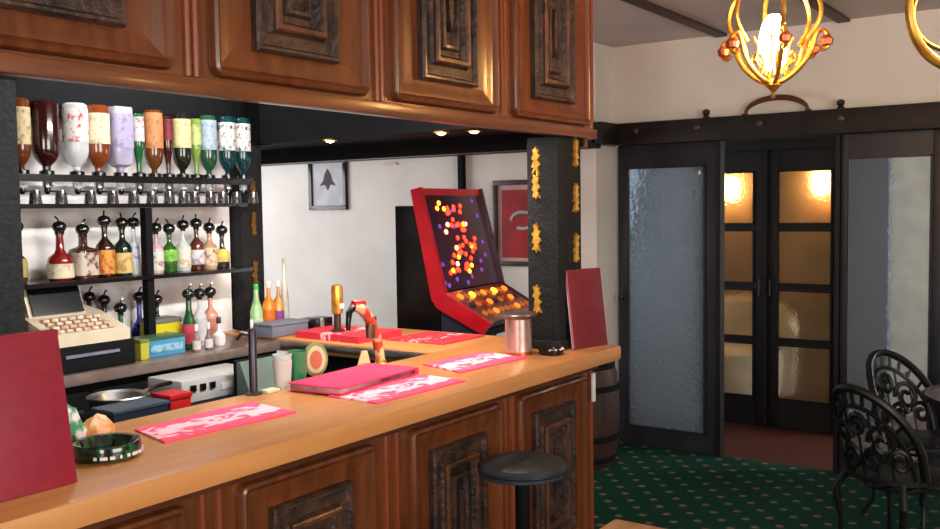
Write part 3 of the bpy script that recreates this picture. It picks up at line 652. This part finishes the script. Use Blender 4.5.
def crumple(mb, cx, cy, r, h, seed, sx=1.0):
    rn = random.Random(seed); rings = []
    for z, q in ((0, .9), (.25, 1.0), (.5, .85), (.8, .5), (1.0, .08)):
        rings.append(mb.ring([(cx+sx*r*q*math.cos(2*PI*j/14)*rn.uniform(.75, 1.1), cy+r*q*math.sin(2*PI*j/14)*rn.uniform(.75, 1.1), h*z*(1 if z in (0,) else rn.uniform(.85, 1.05))) for j in range(14)]))
    mb.skin(rings, True, True, True)
mb = MB(); crumple(mb, -.03, .02, .065, .115, 4); mb.build('white_wrapper', mat('snack_wrapper', (232, 226, 226), .35, rgb2=(60, 140, 96), scale=14, lo=.42, hi=.5, bump=.2), pk, angle=20)
mb = MB(); crumple(mb, .055, -.01, .05, .06, 8, 1.3); mb.build('orange_wrapper', mat('snack_orange', (216, 140, 70), .4, rgb2=(236, 190, 140), scale=18, bump=.2), pk, angle=20)
# standing menus (folded like a tent)
def stand_menu(label, loc, rz, w, h, lean, m):
    t = thing('standing_menu', label, 'menu', loc, rz)
    a = math.atan2(lean, h)
    for nm, sgn, y in (('front_cover', 1, 0), ('back_cover', -1, 2*lean+.012)):
        rot = Matrix.Rotation(-a*sgn, 3, 'X')
        MB().box(-w/2, w/2, y-.003, y+.003, .001, h, .0015, rot=rot, piv=(0, y, 0)).build(nm, m, t)
    MB().box(-w/2+.003, w/2-.003, .004, .012, .004, h-.01, rot=Matrix.Rotation(-a, 3, 'X'), piv=(0, 0, 0)).build('pages', M['page'], t)
    MB().box(-w/2, w/2, lean-.004, lean+.016, h*math.cos(a)-.004, h*math.cos(a)+.003, .002).build('spine', m, t)
    MB().box(-w/2-.0012, -w/2+.002, -.0045, -.001, .002, h-.002, rot=Matrix.Rotation(-a, 3, 'X'), piv=(0, 0, 0)).build('cover_edge', mat('rose_edge', (206, 110, 126), .5), t)
    return t
stand_menu('large maroon menu standing on the bar beside the green ashtray', (1.13, 1.99, 1.0605), math.radians(-1), .25, .355, .06, M['maroon'])
stand_menu('maroon menu leaning by the gilt-marked pillar at the far end of the bar', (3.725, 1.945, 1.0605), math.radians(-16), .215, .345, .045, M['maroon2'])
# steel bucket
bk = thing('ice_bucket', 'pinkish steel ice bucket with wide dark rim in front of the pillar', 'ice bucket', (3.41, 2.125, 1.0605), 0)
MB().lathe([(.055, 0), (.058, .004), (.056, .155), (.05, .155), (.05, .01)], (0, 0, 0), 28).build('bucket_body', M['pinksteel'], bk)
MB().lathe([(.056, .150), (.084, .160), (.087, .168), (.083, .174), (.050, .170)], (0, 0, 0), 28).build('wide_rim', mat('dull_pewter', (120, 110, 104), .35, .9), bk)
MB().lathe([(.0595, .0), (.0595, .012), (.057, .014)], (0, 0, 0), 28).build('foot_ring', M['copperish'], bk)
# small things at pillar foot
t = thing('ashtray', 'small black ashtray with pale rim dots at the foot of the pillar', 'ashtray', (3.47, 2.0, 1.0605), 0)
MB().lathe([(.045, 0), (.052, .004), (.054, .022), (.046, .022), (.038, .008)], (0, 0, 0), 24).build('bowl', M['blackgloss'], t)
for k in range(5):
    a = -2.7+k*.5; MB().box(-.006, .006, -.004, .004, .020, .026, .002).build('rim_dot', M['paper'], t, (.05*math.cos(a), .05*math.sin(a), 0))
# pint glass, tumbler
g = thing('pint_glass', 'clear straight glass with frosty sides on the inner edge of the bar', 'glass', (2.33, 2.425, 1.0605), 0)
MB().lathe([(.026, 0), (.034, .12), (.032, .12), (.024, .008)], (0, 0, 0), 20).build('bowl', M['clear'], g)
MB().lathe([(.0275, .01), (.0345, .10)], (0, 0, 0), 20, cap0=False, cap1=False).build('frosted_band', mat('milky_band', (206, 206, 200), .5), g)
g = thing('tumbler', 'green glass beside the clear pint glass on the inner edge of the bar', 'glass', (2.415, 2.435, 1.0605), 0)
MB().lathe([(.028, 0), (.036, .12), (.034, .12), (.026, .01)], (0, 0, 0), 20).build('bowl', mat('green_tumbler', (40, 130, 84), .1), g)
MB().lathe([(.029, 0), (.031, .006)], (0, 0, -.0003), 20).build('foot', mat('green_tumbler', (40, 130, 84), .1), g)
# oval pump clip badge
pc = thing('pump_badge', 'oval green and orange pump badge on a short stem on the bar', 'badge', (2.50, 2.43, 1.0605), math.radians(-28))
MB().lathe([(.022, 0), (.022, .006), (.008, .012), (.008, .03)], (0, 0, 0), 16).build('stem', M['brass'], pc)
def disc(a, b, y0, y1, cz):
    return MB().prism([(a*math.cos(2*PI*k/28), cz+b*math.sin(2*PI*k/28)) for k in range(28)], 'y', y0, y1)
disc(.046, .062, -.004, .008, .078).build('rim', simple((120, 140, 74)), pc)
disc(.036, .050, -.007, -.004, .078).build('plate', simple((206, 190, 150)), pc)
disc(.022, .034, -.010, -.007, .078).build('emblem', simple((190, 92, 60)), pc)
# swan-neck beer pump
bp = thing('beer_pump', 'curved red and gold swan-neck beer pump on the inner edge of the bar', 'beer pump', (2.86, 2.425, 1.0605), math.radians(0))
MB().lathe([(.032, 0), (.034, .008), (.024, .016), (.02, .03)], (0, 0, 0), 20).build('base', M['brass'], bp)
cv = [(0, 0, .02), (-.008, 0, .06), (-.022, 0, .115), (-.045, 0, .17), (-.08, 0, .215), (-.12, 0, .245), (-.155, 0, .252)]
MB().tube(cv, [.020, .021, .022, .023, .024, .024, .020], 12, flat=.8).build('curved_body', mat('pump_enamel', (196, 70, 52), .3, rgb2=(226, 196, 150), scale=22, lo=.44, hi=.56), bp)
MB().tube([(-.155, 0, .25), (-.178, 0, .232), (-.185, 0, .19), (-.185, 0, .165)], [.016, .013, .010, .009], 10).build('nozzle', M['blackgloss'], bp)
MB().tube([(-.05, .0, .205), (-.055, 0, .165), (-.06, 0, .12)], [.02, .022, .016], 10).build('tap_body', mat('dark_olive_brass', (96, 76, 50), .4, .5), bp)
MB().tube([(-.155, 0, .265), (-.12, 0, .262), (-.09, 0, .262)], [.012, .014, .01], 10).build('red_cap', M['red'], bp)
gc2 = thing('price_clip', 'small cream triangular card at the foot of the swan-neck pump', 'card', (2.765, 2.43, 1.0605), math.radians(-25))
MB().prism([(-.032, 0), (.032, 0), (.014, .075), (-.008, .075)], 'y', -.004, .004).build('card', simple((214, 196, 140)), gc2)
MB().box(-.034, .034, -.012, .012, 0, .006, .002).build('foot', M['brass'], gc2)
# brass tap on the return
tp = thing('beer_font', 'brass topped beer font standing on the red bar towel', 'beer font', (3.42, 3.17, 1.0925), 0)
MB().lathe([(.034, 0), (.034, .006), (.018, .014), (.017, .09)], (0, 0, 0), 20).build('column', mat('dark_column', (70, 50, 50), .3, .4), tp)
MB().lathe([(.026, .085), (.028, .095), (.030, .20), (.026, .222), (.012, .228)], (0, 0, 0), 20).build('brass_head', M['brass'], tp)
MB().box(-.014, .014, -.034, -.026, .11, .135, .002).build('white_badge', M['paper'], tp)
# dark tap column near back bar
dt = thing('tap_column', 'slim dark tap column with a chrome face at the inner edge of the bar', 'tap', (2.20, 2.43, 1.0605), 0)
MB().lathe([(.028, 0), (.028, .005), (.014, .01), (.014, .215), (.010, .225)], (0, 0, 0), 18).build('column', mat('gunmetal', (70, 66, 76), .3, .7), dt)
MB().tube([(0, 0, .20), (.0, .05, .205), (0, .075, .185)], .007, 8).build('nozzle', M['steel'], dt)
tag(MB().box(2.225, 2.285, 2.39, 2.43, 0, .012, .003).build('drip_cloth', simple((214, 206, 176)), None, (0, 0, 1.0605)), 'small folded cream cloth at the foot of the dark tap column', 'cloth')
# canopy downlights
for x, y, txt in ((3.47, 2.56, 'small round downlight, middle of the three in the canopy underside'), (3.50, 2.40, 'small round downlight in the canopy underside, nearest the bar pillar'), (3.47, 3.24, 'small round downlight in the canopy underside, nearest the bottle shelves')):
    d = thing('downlight', txt, 'downlight', (x, y, 2.03), 0, 'downlights under the canopy end')
    MB().lathe([(.034, -.001), (.036, -.008), (.026, -.010), (.024, -.004)], (0, 0, 0), 20).build('bezel', M['brass'], d)
    MB().lathe([(.022, -.004), (.018, -.014), (.004, -.018)], (0, 0, 0), 16).build('bulb', mat('warm_bulb', (255, 230, 180), .3, emis=(255, 214, 140), estr=14), d)
    spot('downlight_glow', (x, y, 2.005), (x, y, 0), 9, (1, .78, .5), 120)
tb = thing('added_tube_light', 'slim added strip light above the bottle shelves', 'strip light', (2.75, 3.60, 2.47), 0)  # tube added to brighten the white backboard
MB().box(-.55, .55, -.02, .02, .012, .03, .003).build('housing', M['white'], tb)
MB().tube([(-.53, 0, 0), (.53, 0, 0)], .011, 10).build('tube', mat('added_tube_glow', (255, 250, 244), .4, emis=(255, 246, 236), estr=5), tb)
MB().box(2.18, 3.32, 3.57, 3.83, 2.501, 2.53).build('light_board', M['black'], bb)
area('shelf_fill', (2.75, 3.56, 2.44), (2.75, 3.80, 1.5), 1.05, .05, 5, (1, .97, .93))  # lamp of the added shelf tube
fl = thing('added_tube_light', 'unseen added strip light on the inner face of the canopy front', 'strip light', (2.6, 2.075, 2.25), 0)  # hidden tube, added to whiten the backboard from the front
MB().box(-.7, .7, -.039, -.012, -.03, .03, .003).build('housing', M['white'], fl)
MB().tube([(-.66, 0, 0), (.66, 0, 0)], .012, 10).build('tube', MATS['added_tube_glow'], fl)
area('canopy_fill', (2.6, 2.11, 2.2), (2.7, 3.86, 1.3), 1.3, .06, 32, (1, .97, .94))  # lamp of the added canopy tube, aimed at the backboard

# ------------------------------------------------------------------ pictures on the lounge wall
def picture(name, label, yc, zc, w, h, mf, mart, mount=None):
    t = thing(name, label, 'picture', (5.839, yc, zc), 0)
    b = .035
    mb = MB()
    for a0, a1, c0, c1 in ((-w/2, w/2, -h/2, -h/2+b), (-w/2, w/2, h/2-b, h/2), (-w/2, -w/2+b, -h/2+b, h/2-b), (w/2-b, w/2, -h/2+b, h/2-b)):
        mb.box(-.028, 0, a0, a1, c0, c1, .004)
    mb.build('picture_frame', mf, t)
    MB().box(-.012, -.002, -w/2+b, w/2-b, -h/2+b, h/2-b).build('mount', mart, t)
    return t
p = picture('framed_picture', 'black framed print with a small dark emblem on pale paper on the white wall', 5.475, 1.895, .42, .42, M['blackgloss'], mat('pale_mount', (190, 190, 196), .6))
fig = MB()
fig.prism([(0, .09), (.03, .05), (.05, -.01), (.09, -.05), (.03, -.04), (.0, -.09), (-.03, -.04), (-.09, -.05), (-.05, -.01), (-.03, .05)], 'x', -.016, -.0125)
fig.b.transform(Matrix.Translation((0, 0, .04)))
fig.build('emblem', mat('dark_ink', (70, 52, 56), .7), p)
p = picture('framed_picture', 'red framed picture with a pale swirl hanging behind the bar pillar', 3.60, 1.57, .46, .62, mat('brown_frame', (66, 44, 40), .4), mat('rosy_mount', (196, 160, 160), .6))
MB().box(-.015, -.0125, -.16, .16, -.25, .24).build('red_print', mat('red_print', (168, 26, 36), .4, rgb2=(140, 18, 30), scale=8), p)
sw = MB(); sw.tube([(-.018, .10*math.cos(a)-.02, .06*math.sin(a)+.02) for a in [k*.4 for k in range(14)]], .012, 6); sw.build('pale_swirl', simple((170, 196, 200)), p)
tag(MB().box(5.83, 5.839, 4.74, 4.86, 2.03, 2.05).build('wall_plate', simple((206, 170, 160))), 'small faint pink plate high on the white wall', 'plate')

# ------------------------------------------------------------------ games machine
gm = thing('games_machine', 'red and black arcade quiz machine with lit playfield beyond the bar', 'games machine', (4.30, 3.16, 0), math.radians(8))
WD = .74
MB().prism([(.02, 0), (.32, 0), (.32, 1.70), (.16, 1.70), (.04, 1.20)], 'x', 0.0, WD).build('cabinet', M['blackgloss'], gm)
side = [(.135, 1.805), (.20, 1.79), (.075, 1.17), (.04, 1.12), (-.24, .985), (-.30, 1.045), (-.015, 1.205)]
for x0, x1, mm in ((-.03, .0, M['red']), (WD, WD+.03, mat('dark_plum_trim', (60, 18, 40), .3))): MB().prism(side, 'x', x0, x1).build('side_trim', mm, gm)
MB().prism([(.145, 1.80), (.19, 1.79), (.15, 1.70)], 'x', 0, WD).build('top_trim', M['red'], gm)
dark = mat('playfield', (36, 22, 52), .2, rgb2=(84, 20, 40), scale=9, coat=.5)
dv = (1.79-1.215); 
MB().prism([(.155, 1.79), (.18, 1.785), (.045, 1.20), (.005, 1.215)], 'x', 0.001, WD-.001).build('display_panel', dark, gm)
MB().prism([(.002, 1.208), (.03, 1.16), (-.235, 1.01), (-.275, 1.05)], 'x', 0.001, WD-.001).build('button_deck', mat('button_deck', (150, 66, 44), .3, rgb2=(60, 26, 40), scale=10, coat=.4), gm)
MB().prism([(-.235, 1.0), (.03, 1.15), (.03, .96), (-.22, .96)], 'x', 0.001, WD-.001).build('deck_underside', simple((40, 44, 60)), gm)
LEDR = mat('red_lamp', (255, 50, 30), .3, emis=(255, 44, 20), estr=5)
LEDW = mat('white_hot_lamp', (255, 190, 140), .3, emis=(255, 150, 90), estr=9)
LEDY = mat('amber_lamp', (255, 170, 50), .3, emis=(255, 160, 30), estr=6)
LEDD = mat('violet_lamp', (120, 60, 160), .3, emis=(110, 60, 170), estr=.6)
def disp(u, v, off=.0):  # u across, v down
    z = 1.79-v*.575; y = .155-v*.150
    return (u*WD, y-off, z)
lamps = [(165, 95, 'Y'), (178, 110, 'Y'), (160, 108, 'Y'), (190, 120, 'R'), (205, 112, 'R'), (222, 118, 'R'), (185, 150, 'W'), (200, 138, 'R'), (235, 150, 'W'), (215, 150, 'R'),
         (180, 168, 'W'), (225, 165, 'R'), (210, 185, 'R'), (228, 185, 'R'), (205, 210, 'W'), (222, 205, 'R'), (197, 228, 'R'), (212, 228, 'R'), (192, 245, 'R'), (205, 250, 'W'), (192, 265, 'Y'),
         (243, 240, 'R'), (243, 258, 'Y'), (236, 272, 'Y'), (228, 255, 'R'), (256, 205, 'R'), (258, 190, 'R'), (250, 222, 'R'), (260, 90, 'D'), (272, 130, 'D'), (270, 250, 'D'), (285, 235, 'D'), (180, 300, 'D'), (230, 300, 'D'), (280, 200, 'D')]
rl = random.Random(5)
for q in range(26):
    b0 = rl.uniform(100, 275); lamps.append((215+18*math.sin(b0/28)+rl.uniform(-26, 30), b0, rl.choice('RRRRY')))
for q in range(10): lamps.append((rl.uniform(150, 300), rl.uniform(75, 305), 'D'))
for a, b, c in lamps:
    v = (b-62)/250; xl = 118+50*v; xr = 283+39*v; u = min(max((a-xl)/(xr-xl), .04), .96); v = min(max(v, .03), .95)
    x, y, z = disp(u, v)
    MB().lathe([(.014, 0), (.014, .004), (.009, .008)], (0, 0, 0), 10).build('lamp', {'R': LEDR, 'W': LEDW, 'Y': LEDY, 'D': LEDD}[c], gm)
    o = [ch for ch in gm.children][-1]; o = bpy.data.objects[o.name]
    # newest lamp
    lam = max((ch for ch in gm.children if ch.name.startswith('lamp')), key=lambda q: q.name if '.' in q.name else 'lamp.000')
    lam.location = (x, y, z); lam.rotation_euler = (math.radians(75), 0, 0)
for i in range(9):
    for j in range(3):
        u = .1+i*.1; q = .2+j*.28; y = .0-q*.275; z = 1.208-q*.157
        m = [LEDY, simple((180, 60, 30)), simple((214, 120, 50)), simple((60, 40, 60))][(i*2+j*3+i*j) % 4]
        if (i+j) % 4 == 0: m = mat('dim_amber', (230, 120, 40), .3, emis=(230, 110, 30), estr=1.5)
        bt = MB().lathe([(.022, 0), (.022, .010), (.016, .014)], (0, 0, 0), 8).build('button', m, gm)
        bt.location = (u*WD, y, z+.001); bt.rotation_euler = (math.radians(32), 0, 0)

# ------------------------------------------------------------------ barrel, stool, tables, chairs
ba = thing('barrel', 'dark oak barrel standing in the corner behind the end of the bar', 'barrel', (5.47, 2.93, 0), 0)
MB().lathe([(.20, 0), (.235, .12), (.25, .30), (.25, .42), (.235, .60), (.20, .72), (.19, .70)], (0, 0, 0), 28).build('staves', M['barrel'], ba)
for z, r in ((.06, .217), (.20, .243), (.52, .243), (.66, .217)): MB().lathe([(r+.002, -.02), (r+.006, -.018), (r+.006, .018), (r+.002, .02)], (0, 0, z), 28, cap0=False, cap1=False).build('hoop', M['black'], ba)
st = thing('bar_stool', 'round black vinyl bar stool on a single black post in front of the bar', 'stool', (2.785, 1.725, 0), 0)
MB().lathe([(.135, .766), (.152, .768), (.158, .774), (.158, .784), (.150, .795), (.12, .802), (.05, .799), (0, .799)], (0, 0, 0), 36).build('seat', M['vinyl'], st)
MB().lathe([(.150, .754), (.154, .757), (.154, .767), (.146, .770)], (0, 0, 0), 36).build('seat_band', mat('seat_band', (58, 66, 76), .3, .3), st)
MB().lathe([(.028, .02), (.026, .40), (.026, .75), (.06, .762)], (0, 0, 0), 18).build('post', M['black'], st)
MB().lathe([(.19, 0), (.19, .012), (.06, .03), (.03, .05)], (0, 0, 0), 32).build('base', M['black'], st)
MB().tube([(.13*math.cos(a*PI/12), .13*math.sin(a*PI/12), .27) for a in range(24)], .009, 8, closed=True).tube([(-.13, 0, .27), (.13, 0, .27)], .008, 6).build('footrest', M['steel'], st)
tbw = thing('pine_table', 'honey pine table whose corner shows in front of the bar', 'table', (2.315, .945, 0), 0)
MB().box(-.30, .30, -.34, .34, .69, .72, .008).build('tabletop', M['yellowwood'], tbw)
MB().box(-.26, .26, -.30, .30, .62, .69).build('apron', M['yellowwood'], tbw)
for sx in (-1, 1):
    for sy in (-1, 1): MB().box(sx*.25-.022, sx*.25+.022, sy*.29-.022, sy*.29+.022, 0, .62, .004).build('leg', M['yellowwood'], tbw)
# cast metal garden table
gt = thing('cast_table', 'round black cast metal table by the glazed partition', 'table', (5.24, .44, 0), .3)
mb = MB(); mb.lathe([(.40, .705), (.41, .712), (.41, .724), (.40, .73), (.385, .722), (.385, .708)], (0, 0, 0), 40)
mb.build('rim', M['iron'], gt)
MB().lathe([(.384, .712), (.384, .720)], (0, 0, 0), 40).build('glass_top', mat('table_glass', (150, 150, 160), .12, coat=.8), gt)
for k in range(3):
    a = k*2*PI/3
    pts = [(.03, .34), (.05, .22), (.14, .10), (.26, .05), (.30, .012)]
    MB().tube([(r*math.cos(a), r*math.sin(a), z) for r, z in pts], [.018, .018, .016, .015, .018], 8).build('leg', M['iron'], gt)
MB().lathe([(.04, .30), (.03, .36), (.022, .45), (.035, .52), (.022, .60), (.09, .69), (.10, .705)], (0, 0, 0), 16).build('pedestal', M['iron'], gt)
def garden_chair():
    t = thing('garden_chair', 'x', 'chair', (0, 0, 0), 0, 'black cast metal chairs round the small table')
    # local: faces +Y, back at -Y
    MB().lathe([(.20, .425), (.215, .43), (.215, .448), (.205, .452), (.03, .440), (0, .440)], (0, 0, 0), 32).build('seat', M['iron'], t)
    zt = .86
    def bpnt(u, v, r=.215):   # curved back: u in -1..1 across, v 0..1 up
        a = -PI/2+u*1.25; rr = r+.04*v
        return (rr*math.cos(a), rr*math.sin(a)*(.95+.25*v), .45+v*(zt-.45))
    rim = [bpnt(-1+2*k/24, math.sin(PI*(k/24))**.6 if 0 < k < 24 else 0.02) for k in range(25)]
    MB().tube(rim, .020, 8).build('back_rim', M['iron'], t)
    inn = [bpnt(u*.82, .80*math.sin(PI*(.5+u*.5))**.6 if abs(u) < 1 else .02) for u in [-1+2*k/20 for k in range(21)]]
    lt = MB(); lt.tube(inn, .011, 6)
    for k in range(1, 12):       # rays between the two arcs
        u = -1+2*k/12; q = math.sin(PI*(.5+u*.5))**.6
        lt.tube([bpnt(u*.82, .80*q), bpnt(u, q*.99)], .009, 5)
    def scroll(cu, cv, ru, rv, turns=1.5, d=1):
        return [bpnt(cu+d*ru*(1-k/22)*math.cos(k*turns*2*PI/18), cv+rv*(1-k/22)*math.sin(k*turns*2*PI/18)) for k in range(18)]
    for cu, cv, ru, rv, d in ((-.36, .42, .22, .2, 1), (.36, .42, .22, .2, -1), (-.18, .2, .18, .15, -1), (.18, .2, .18, .15, 1), (0, .58, .16, .15, 1), (-.6, .22, .16, .15, 1), (.6, .22, .16, .15, -1)):
        lt.tube(scroll(cu, cv, ru, rv, 1.5, d), .013, 6)
    for u in (-.5, -.25, 0, .25, .5): lt.tube([bpnt(u, .0), bpnt(u*.9, .40), bpnt(u*.82, .74)], .006, 5)
    lt.build('back_lattice', M['iron'], t)
    for sx in (-1, 1):
        for sy in (-1, 1):
            pts = [(.15*sx, .15*sy, .435), (.185*sx, .185*sy, .34), (.165*sx, .165*sy, .2), (.17*sx, .17*sy, .1), (.21*sx, .21*sy, .012)]
            MB().tube(pts, [.016, .018, .013, .011, .014], 8).build('leg', M['iron'], t)
    ar = MB()
    for k in range(10): ar.tube([(.16*math.cos(k*PI/5), .16*math.sin(k*PI/5), .40), (.19*math.cos(k*PI/5+.3), .19*math.sin(k*PI/5+.3), .43)], .007, 5)
    ar.tube([(.16*math.cos(k*PI/12), .16*math.sin(k*PI/12), .395) for k in range(24)], .008, 6, closed=True)
    ar.build('seat_skirt', M['iron'], t)
    return t
ch = garden_chair(); ch.location = (4.66, .86, 0); ch.rotation_euler = (0, 0, math.radians(-118)); ch['label'] = 'black cast metal chair with pierced back, nearer one, seen from behind'
c2 = copy_tree(ch); c2.location = (5.36, .86, 0); c2.rotation_euler = (0, 0, math.radians(145)); c2['label'] = 'black cast metal chair between the round table and the glazed partition'

# ------------------------------------------------------------------ ceiling lights
def smooth(P, n=4):
    P = [Vector(p) for p in P]; out = []
    for i in range(len(P)-1):
        a, b, c, d = P[max(i-1, 0)], P[i], P[i+1], P[min(i+2, len(P)-1)]
        for k in range(n):
            t = k/n; out.append(.5*((2*b)+(c-a)*t+(2*a-5*b+4*c-d)*t*t+(3*b-a-3*c+d)*t**3))
    return out+[P[-1]]
def chandelier(label, loc, s, rz, arm_r):
    t = thing('chandelier', label, 'chandelier', loc, rz)
    # origin = lowest tip
    MB().lathe([(.003, 0), (.010, .012), (.006, .024), (.016, .036), (.030, .05), (.022, .066), (.010, .075)], (0, 0, 0), 18).build('finial', M['brass'], t)
    for k in range(6):
        a = k*2*PI/6+.30
        def pts(L): return smooth([(r*s*math.cos(a), r*s*math.sin(a), z*s) for r, z in L])
        arm = MB()
        arm.tube(pts([(.015, .055), (.06, .075), (.105, .115), (.135, .165), (.15, .215), (.165, .235)]), arm_r*1.1, 8)
        arm.tube(pts([(.125, .155), (.15, .215), (.178, .225), (.195, .20), (.192, .17), (.172, .158), (.158, .172)]), arm_r*.9, 8)
        arm.tube(pts([(.12, .20), (.155, .25), (.168, .30), (.15, .36), (.11, .40), (.06, .42), (.02, .43)]), arm_r, 8)
        arm.tube(pts([(.06, .085), (.045, .13), (.07, .16), (.085, .14), (.075, .125)]), arm_r*.7, 6)
        A = arm.build('arm', M['brass'], t)
        MB().lathe([(.004, 0), (.020*s, .01), (.024*s, .03), (.012*s, .045)], pts([(.186, .165)])[0], 10).build('leaf_boss', M['copperish'], A)
    MB().lathe([(.018, .10*s), (.038*s, .12*s), (.052*s, .17*s), (.052*s, .22*s), (.040*s, .27*s), (.020, .30*s)], (0, 0, 0), 18).build('glass_shade', mat('glowing_shade', (255, 232, 180), .4, emis=(255, 196, 120), estr=85), t)
    for k in range(6):
        a = k*PI/3
        MB().tube([(.030*s*math.cos(a), .030*s*math.sin(a), .09*s), (.062*s*math.cos(a), .062*s*math.sin(a), .13*s), (.058*s*math.cos(a), .058*s*math.sin(a), .19*s), (.075*s*math.cos(a), .075*s*math.sin(a), .22*s)], .004*s, 6).build('petal', M['brass'], t)
    top = CE-loc[2]
    MB().tube([(0, 0, .42*s), (0, 0, top-.02)], .008, 8).build('rod', M['brass'], t)
    MB().lathe([(.02, top-.04), (.055, top-.02), (.06, top-.002)], (0, 0, 0), 18).build('ceiling_rose', M['brass'], t)
    return t
chandelier('ornate brass chandelier with glowing central shade above the doors', (3.655, 1.125, 2.08), 1.05, 0.2, .0085)
hp = thing('hoop_pendant', 'large plain brass hoop fitting hanging at the upper right', 'ceiling light', (2.60, .355, 1.945), math.radians(0))
mb = MB(); n = 40
def hring(R, tilt, r0, r1, nm, m):
    b = MB(); pts = []; rad = []
    for k in range(n):
        a = 2*PI*k/n; x, z = R*math.cos(a), R*math.sin(a)
        d = Vector((math.cos(A_-PI/2+tilt), math.sin(A_-PI/2+tilt), 0)); pts.append((d.x*x, d.y*x, z+.20)); rad.append(r0+(r1-r0)*(.5-.5*math.sin(a)))
    b.tube(pts, rad, 10, closed=True); b.build(nm, m, hp)
hring(.138, .25, .006, .013, 'outer_hoop', M['brass']); hring(.098, -.5, .004, .006, 'inner_hoop', mat('dull_brass', (120, 92, 62), .35, .8))
MB().lathe([(.01, .12), (.022, .14), (.028, .19), (.02, .24), (.01, .26)], (0, 0, 0), 16).build('glass_shade', MATS['glowing_shade'], hp)
MB().tube([(0, 0, .05), (0, 0, .10)], .006, 8).tube([(0, 0, .25), (0, 0, CE-1.945-.01)], .006, 8).build('rod', M['brass'], hp)
MB().lathe([(.02, CE-1.985), (.05, CE-1.96), (.055, CE-1.947)], (0, 0, 0), 18).build('ceiling_rose', M['brass'], hp)

# ------------------------------------------------------------------ bits on the beam, room beyond the doors
ar = thing('wooden_arch', 'brown wooden yoke resting on the dark beam below the chandelier', 'yoke', (6.05, 1.845, 2.251), 0)
pts = [(0, .195*math.cos(a), .092*math.sin(a)) for a in [PI*k/16 for k in range(17)]]
MB().tube([(p[0], p[1], p[2]+.008) for p in pts], [.010+.008*math.sin(PI*k/16) for k in range(17)], 8).build('bow', mat('yoke_wood', (96, 54, 40), .5), ar)
MB().box(-.012, .012, -.215, -.18, 0, .012).box(-.012, .012, .18, .215, 0, .012).build('foot', MATS['yoke_wood'], ar)
for k, (y, txt) in enumerate(((2.30, 'dark turned peg on the beam, left of the wooden yoke'), (1.455, 'dark turned peg on the beam, right of the wooden yoke'))):
    p = thing('beam_peg', txt, 'peg', (6.05, y, 2.251), 0, 'turned pegs on the beam')
    MB().lathe([(.022, 0), (.022, .01), (.012, .018)], (0, 0, 0), 14).build('foot', M['blackbeam'], p)
    MB().lathe([(.012, .016), (.024, .03), (.024, .048), (.010, .058)], (0, 0, 0), 14).build('head', M['blackbeam'], p)
for k, y in enumerate((2.78, 2.34, 1.93, 1.44)):
    s_ = tag(MB().lathe([(.018, 0), (.018, .006), (.008, .012)], (0, 0, 0), 12).build('beam_stud', mat('pewter_stud', (96, 84, 86), .4, .6), None, (6.0, y, 2.19)),
        ['small round stud on the beam above the hammered glass panel, leftmost', 'small round stud on the beam above the door opening edge', 'small round stud on the beam under the wooden yoke', 'small round stud on the beam above the misted glass panel'][k], 'stud', 'studs on the beam')
    s_.rotation_euler = (0, -PI/2, 0)
def sconce(label, loc):
    t = thing('wall_lamp', label, 'wall lamp', loc)
    MB().box(-.02, 0, -.05, .05, -.08, .08, .004).build('back_plate', M['brass'], t)
    MB().lathe([(.05, -.09), (.07, .09)], (-.09, 0, 0), 20, cap0=False, cap1=False).build('lamp_shade', mat('lamp_shade', (255, 236, 196), .6, emis=(255, 208, 140), estr=34), t)
    MB().tube([(-.01, 0, -.1), (-.05, 0, -.12), (-.09, 0, -.08), (-.09, 0, 0)], .006, 6).build('arm', M['brass'], t)
struct('wall_porch_pier', MB().box(8.1, 8.2, 0.2, 1.62, 0, CE), mat('cream_pier', (236, 228, 214), .8))
struct('trim_11', MB().box(8.05, 8.15, 1.62, 1.95, 0, CE), mat('slate_blue_post', (58, 72, 92), .6))
struct('wall_passage', MB().box(8.75, 8.85, 2.55, 7.0, 0, CE), M['passage'])
struct('wall_passage_front', MB().box(8.7, 8.75, 1.95, 2.55, 0, CE).box(8.75, 8.85, 1.95, 2.55, 0, CE), M['passage'])
sconce('lit wall lamp seen through the left door leaf', (8.70, 3.03, 1.86) if False else (8.75, 3.06, 1.83))
sconce('lit wall lamp seen through the right door leaf', (8.69, 2.22, 1.86))
sf = thing('white_armchair', 'white round-backed armchair seen through the frosted door panes', 'armchair', (7.9, 2.80, 0), math.radians(90))
sf.scale = (1.25, 1.2, 1.0)
MB().lathe([(.30, .05), (.33, .2), (.33, .45), (.2, .47)], (0, 0, 0), 28, sx=1.1).build('seat', M['white'], sf)
bk_ = MB(); r0 = []; 
for k in range(17):
    a = PI+PI*k/16
    bk_ring = [((.36+o)*math.cos(a), (.34+o)*math.sin(a), z) for o, z in ((0, .1), (.07, .1), (.09, .62+.2*math.sin(PI*k/16)), (.05, .68+.2*math.sin(PI*k/16)), (0, .62+.2*math.sin(PI*k/16)))]
    r0.append(bk_.ring(bk_ring))
bk_.skin(r0, True, True, True); bk_.build('backrest', M['white'], sf)
for sx in (-1, 1):
    for sy in (-1, 1): MB().lathe([(.02, 0), (.025, .06)], (sx*.22, sy*.2, 0), 10).build('leg', M['black'], sf)
